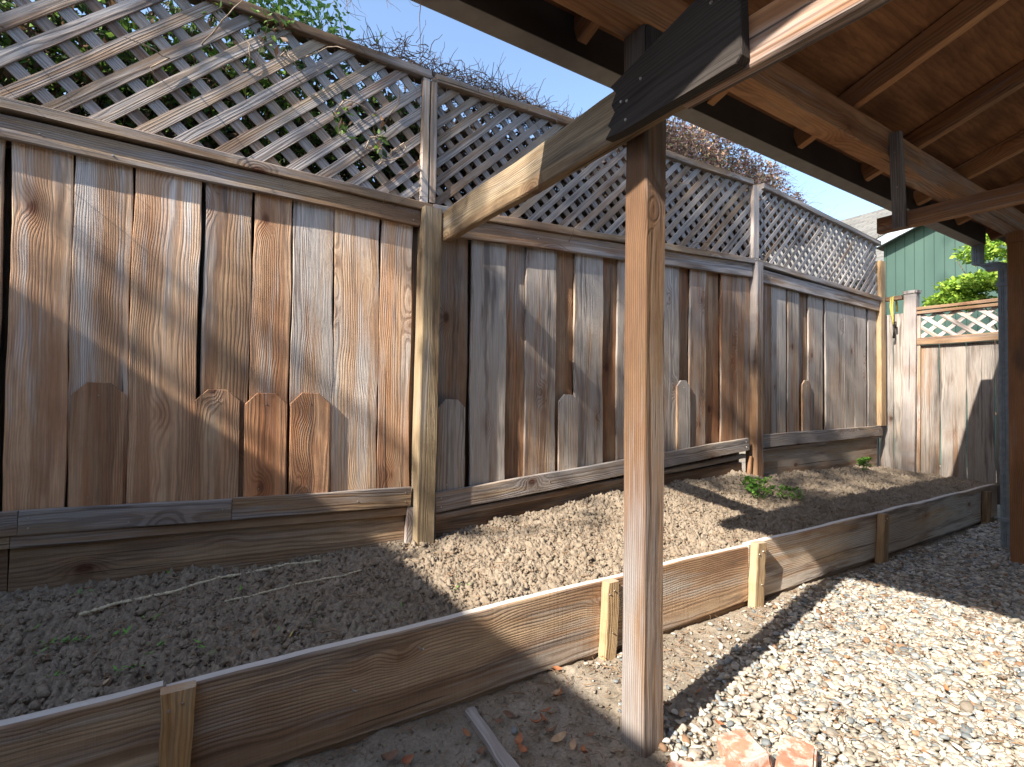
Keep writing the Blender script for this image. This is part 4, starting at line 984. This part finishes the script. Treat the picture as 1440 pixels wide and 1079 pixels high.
# ------------------------------------------------------------ neighbouring green house
house = thing('green_house', (11, 3, 0), 'green board sided house with pale shingled roof beyond the end fence', 'house')
mb = MB()
ry = lambda y: 3.98+.37*(4.43-y)
yr = 1.0
wall = [(4.40, -.05), (4.40, 3.97), (yr, ry(yr)-.02), (-2.4, 3.97), (-2.4, -.05)]
V = [(11.0, y, z) for y, z in wall]+[(11.2, y, z) for y, z in wall]
mb.add(V, [(0, 1, 2, 3, 4), (9, 8, 7, 6, 5)]+[(i, 5+i, 5+(i+1) % 5, (i+1) % 5) for i in range(5)]); mb.build('wall', SIDING, house)
for s_ in (1, -1):
    mb = MB(); e = 4.62 if s_ == 1 else -2.62
    lum(mb, (10.78, e, 3.98+.37*(4.43-4.62)), (10.78, yr, ry(yr)), (0, .3, 1), .16, .035); mb.build('bargeboard', TRIM, house)
    mb = MB()
    za, zb = 3.98+.37*(4.43-4.62)+.085, ry(yr)+.085
    V = [(10.74, e, za), (16, e, za), (16, yr, zb), (10.74, yr, zb)]; V += [(x, y, z+.04) for x, y, z in V]
    mb.add(V, [(0, 1, 2, 3), (7, 6, 5, 4), (0, 4, 5, 1), (1, 5, 6, 2), (2, 6, 7, 3), (3, 7, 4, 0)], [(v[0], v[1]*1.06, 0) for v in V]); mb.build('roof', SHINGLE, house)
# main roof plane that faces the garden
mb = MB(); V = [(11.4, 4.3, 3.55), (11.4, 12.5, 3.45), (15.5, 12.5, 6.05), (15.5, 1.2, 6.2), (13.2, 1.2, 4.9)]; V2 = [(x, y, z-.06) for x, y, z in V]
mb.add(V+V2, [(0, 1, 2, 3, 4), (9, 8, 7, 6, 5)]+[(i, 5+i, 5+(i+1) % 5, (i+1) % 5) for i in range(5)], [(v[1], v[0]*1.18, 0) for v in V+V2]); mb.build('roof', SHINGLE, house)
mb = MB(); mb.add([(11.7, 4.4, -.05), (11.7, 12.3, -.05), (11.7, 12.3, 3.6), (11.7, 4.4, 3.7), (11.9, 4.4, -.05), (11.9, 12.3, -.05), (11.9, 12.3, 3.6), (11.9, 4.4, 3.7)], [(0, 1, 2, 3), (7, 6, 5, 4), (0, 4, 5, 1), (2, 6, 7, 3), (1, 5, 6, 2), (0, 3, 7, 4)]); mb.build('wall', SIDING, house)
# bright maple like shrub in front of it
shr = thing('green_shrub', (8.9, 2.0, 0), 'bright yellow green leafy shrub behind the end fence', 'shrub')
mb = MB()
for i in range(26): tube(mb, wander((8.9, 1.6, 0), (random.gauss(0, .3), random.gauss(0, .35), 1), random.uniform(2, 3.3), 9, .12), .02, .004, 5, caps=False)
mb.build('stem', TWIG, shr, True)
P = []
def layer(cx_, cy_, cz_, rx_, ry_, rz__, n, sd_):
    q = np.random.default_rng(sd_); d = q.normal(size=(n, 3)); d /= np.linalg.norm(d, axis=1)[:, None]; d *= q.random((n, 1))**.4; P.append(np.array([cx_, cy_, cz_])+d*np.array([rx_, ry_, rz__]))
for k in range(16): layer(8.6+random.uniform(-.5, .5), 2.72-.10*k+random.gauss(0, .08), 2.50+random.uniform(-.25, .08)+.02*k, .35, .26, .09, 620, k)
for k in range(14): layer(8.8+random.uniform(-.5, .5), 2.28-.1*k+random.gauss(0, .08), 3.05+random.uniform(-.35, .5), .35, .26, .12, 560, 40+k)
P = np.concatenate(P); r2 = np.random.default_rng(77); leaves('foliage', P, r2.uniform(.035, .08, len(P)), [(.30, .44, .05), (.20, .34, .04), (.40, .52, .08), (.13, .24, .03)], (3, 3, 2, 1), LEAF, shr, 12, flat=.4, aspect=.7)

# ------------------------------------------------------------ what stands outside the picture and shades it
hs = thing('own_house', (-3.1, 0, 0), 'pale rendered house wall beside and behind the patio', 'house')
def wbox(x0, x1, y0, y1, z0, z1, name, mat):
    mb = MB(); V = [(x, y, z) for z in (z0, z1) for (x, y) in ((x0, y0), (x1, y0), (x1, y1), (x0, y1))]
    mb.add(V, [(3, 2, 1, 0), (4, 5, 6, 7), (0, 1, 5, 4), (1, 2, 6, 5), (2, 3, 7, 6), (3, 0, 4, 7)]); mb.build(name, mat, hs)
wbox(-6, -3.10, -5, 2.35, -.05, 3.36, 'wall', STUCCO)
wbox(-6.1, -2.93, -5.1, 2.45, 3.363, 3.42, 'roof', TARP)
wbox(-3.097, 8.5, -5, -2.8, -.05, 3.55, 'wall', STUCCO)

big = thing('street_tree', (-7.2, 3.2, 0), 'tall sparse tree beyond the pale house', 'tree')
mb = MB(); rt = random.Random(21)
trunk = wander((-7.2, 3.2, 0), (0, 0, 1), 11.5, 14, .02, rnd=rt); tube(mb, trunk, .2, .10, 10); mb.build('trunk', BARK, big, True)
mb = MB(); tips = []
def keeps_clear(p):
    s_ = p.z-.2; X = p.x+1.225*s_; Y = p.y+.25*s_
    return not (.6 < X < 3.4 and -.2 < Y < 2.35) and not (3.4 <= X < 4.6 and Y < 1.7)
def branch(p, d, L, r_, lev):
    pts = wander(p, d, L, 7, .11, -.012, rnd=rt)
    while len(pts) > 2 and not all(keeps_clear(q) for q in pts): pts = pts[:-1]
    if len(pts) < 3: return; tube(mb, pts, r_, r_*.5, 6 if lev < 2 else 4, caps=False)
    if lev >= 3: tips.extend(pts[2:]); return
    for i in range(4 if lev < 2 else 3):
        q = pts[rt.randint(1, len(pts)-1)]; dd = (pts[-1]-pts[0]).normalized(); dv = Vector((rt.gauss(0, .6), rt.gauss(0, .6), rt.gauss(.1, .5)))
        branch(q, dd+dv, L*rt.uniform(.45, .65), r_*.5, lev+1)
for (k, dx, dy, dz, L) in ((7, .2, -1, .2, 2.4), (8, -.3, -1, .25, 2.6), (9, .4, -1, .3, 2.8), (10, .1, -1, .4, 3.4), (11, -.2, -1, .5, 3.8), (12, .3, -1, .5, 4.2), (13, 0, -1, .6, 4.4), (14, .3, -1, .7, 4.4), (14, -.4, -.9, .8, 4.2), (14, .1, -.6, 1.2, 3.6), (10, -.8, .3, .6, 2.2), (12, .6, .6, .8, 2.2), (13, .5, -.8, .3, 4.4), (14, 0, -1, .1, 5.6), (14, .35, -1, .05, 5.4), (14, -.3, -1, .15, 5.6), (13, .1, -1, .25, 5.4), (14, .1, -1, .35, 5.0)):
    branch(trunk[k], (dx, dy, dz), L, .045, 0)
mb.build('branch', BARK, big, True)
T = np.array([tuple(p) for p in tips]); r3 = np.random.default_rng(9); T = T[r3.random(len(T)) < .9]
T = T[vnoise(T[:, 1]+T[:, 0], T[:, 2], 1.6, 71) > .50]; P = np.concatenate([T+r3.normal(size=T.shape)*.09 for _ in range(6)])
leaves('foliage', P, r3.uniform(.07, .14, len(P)), GREEN, (3, 3, 1, 1), LEAF, big, 22, aspect=.7)
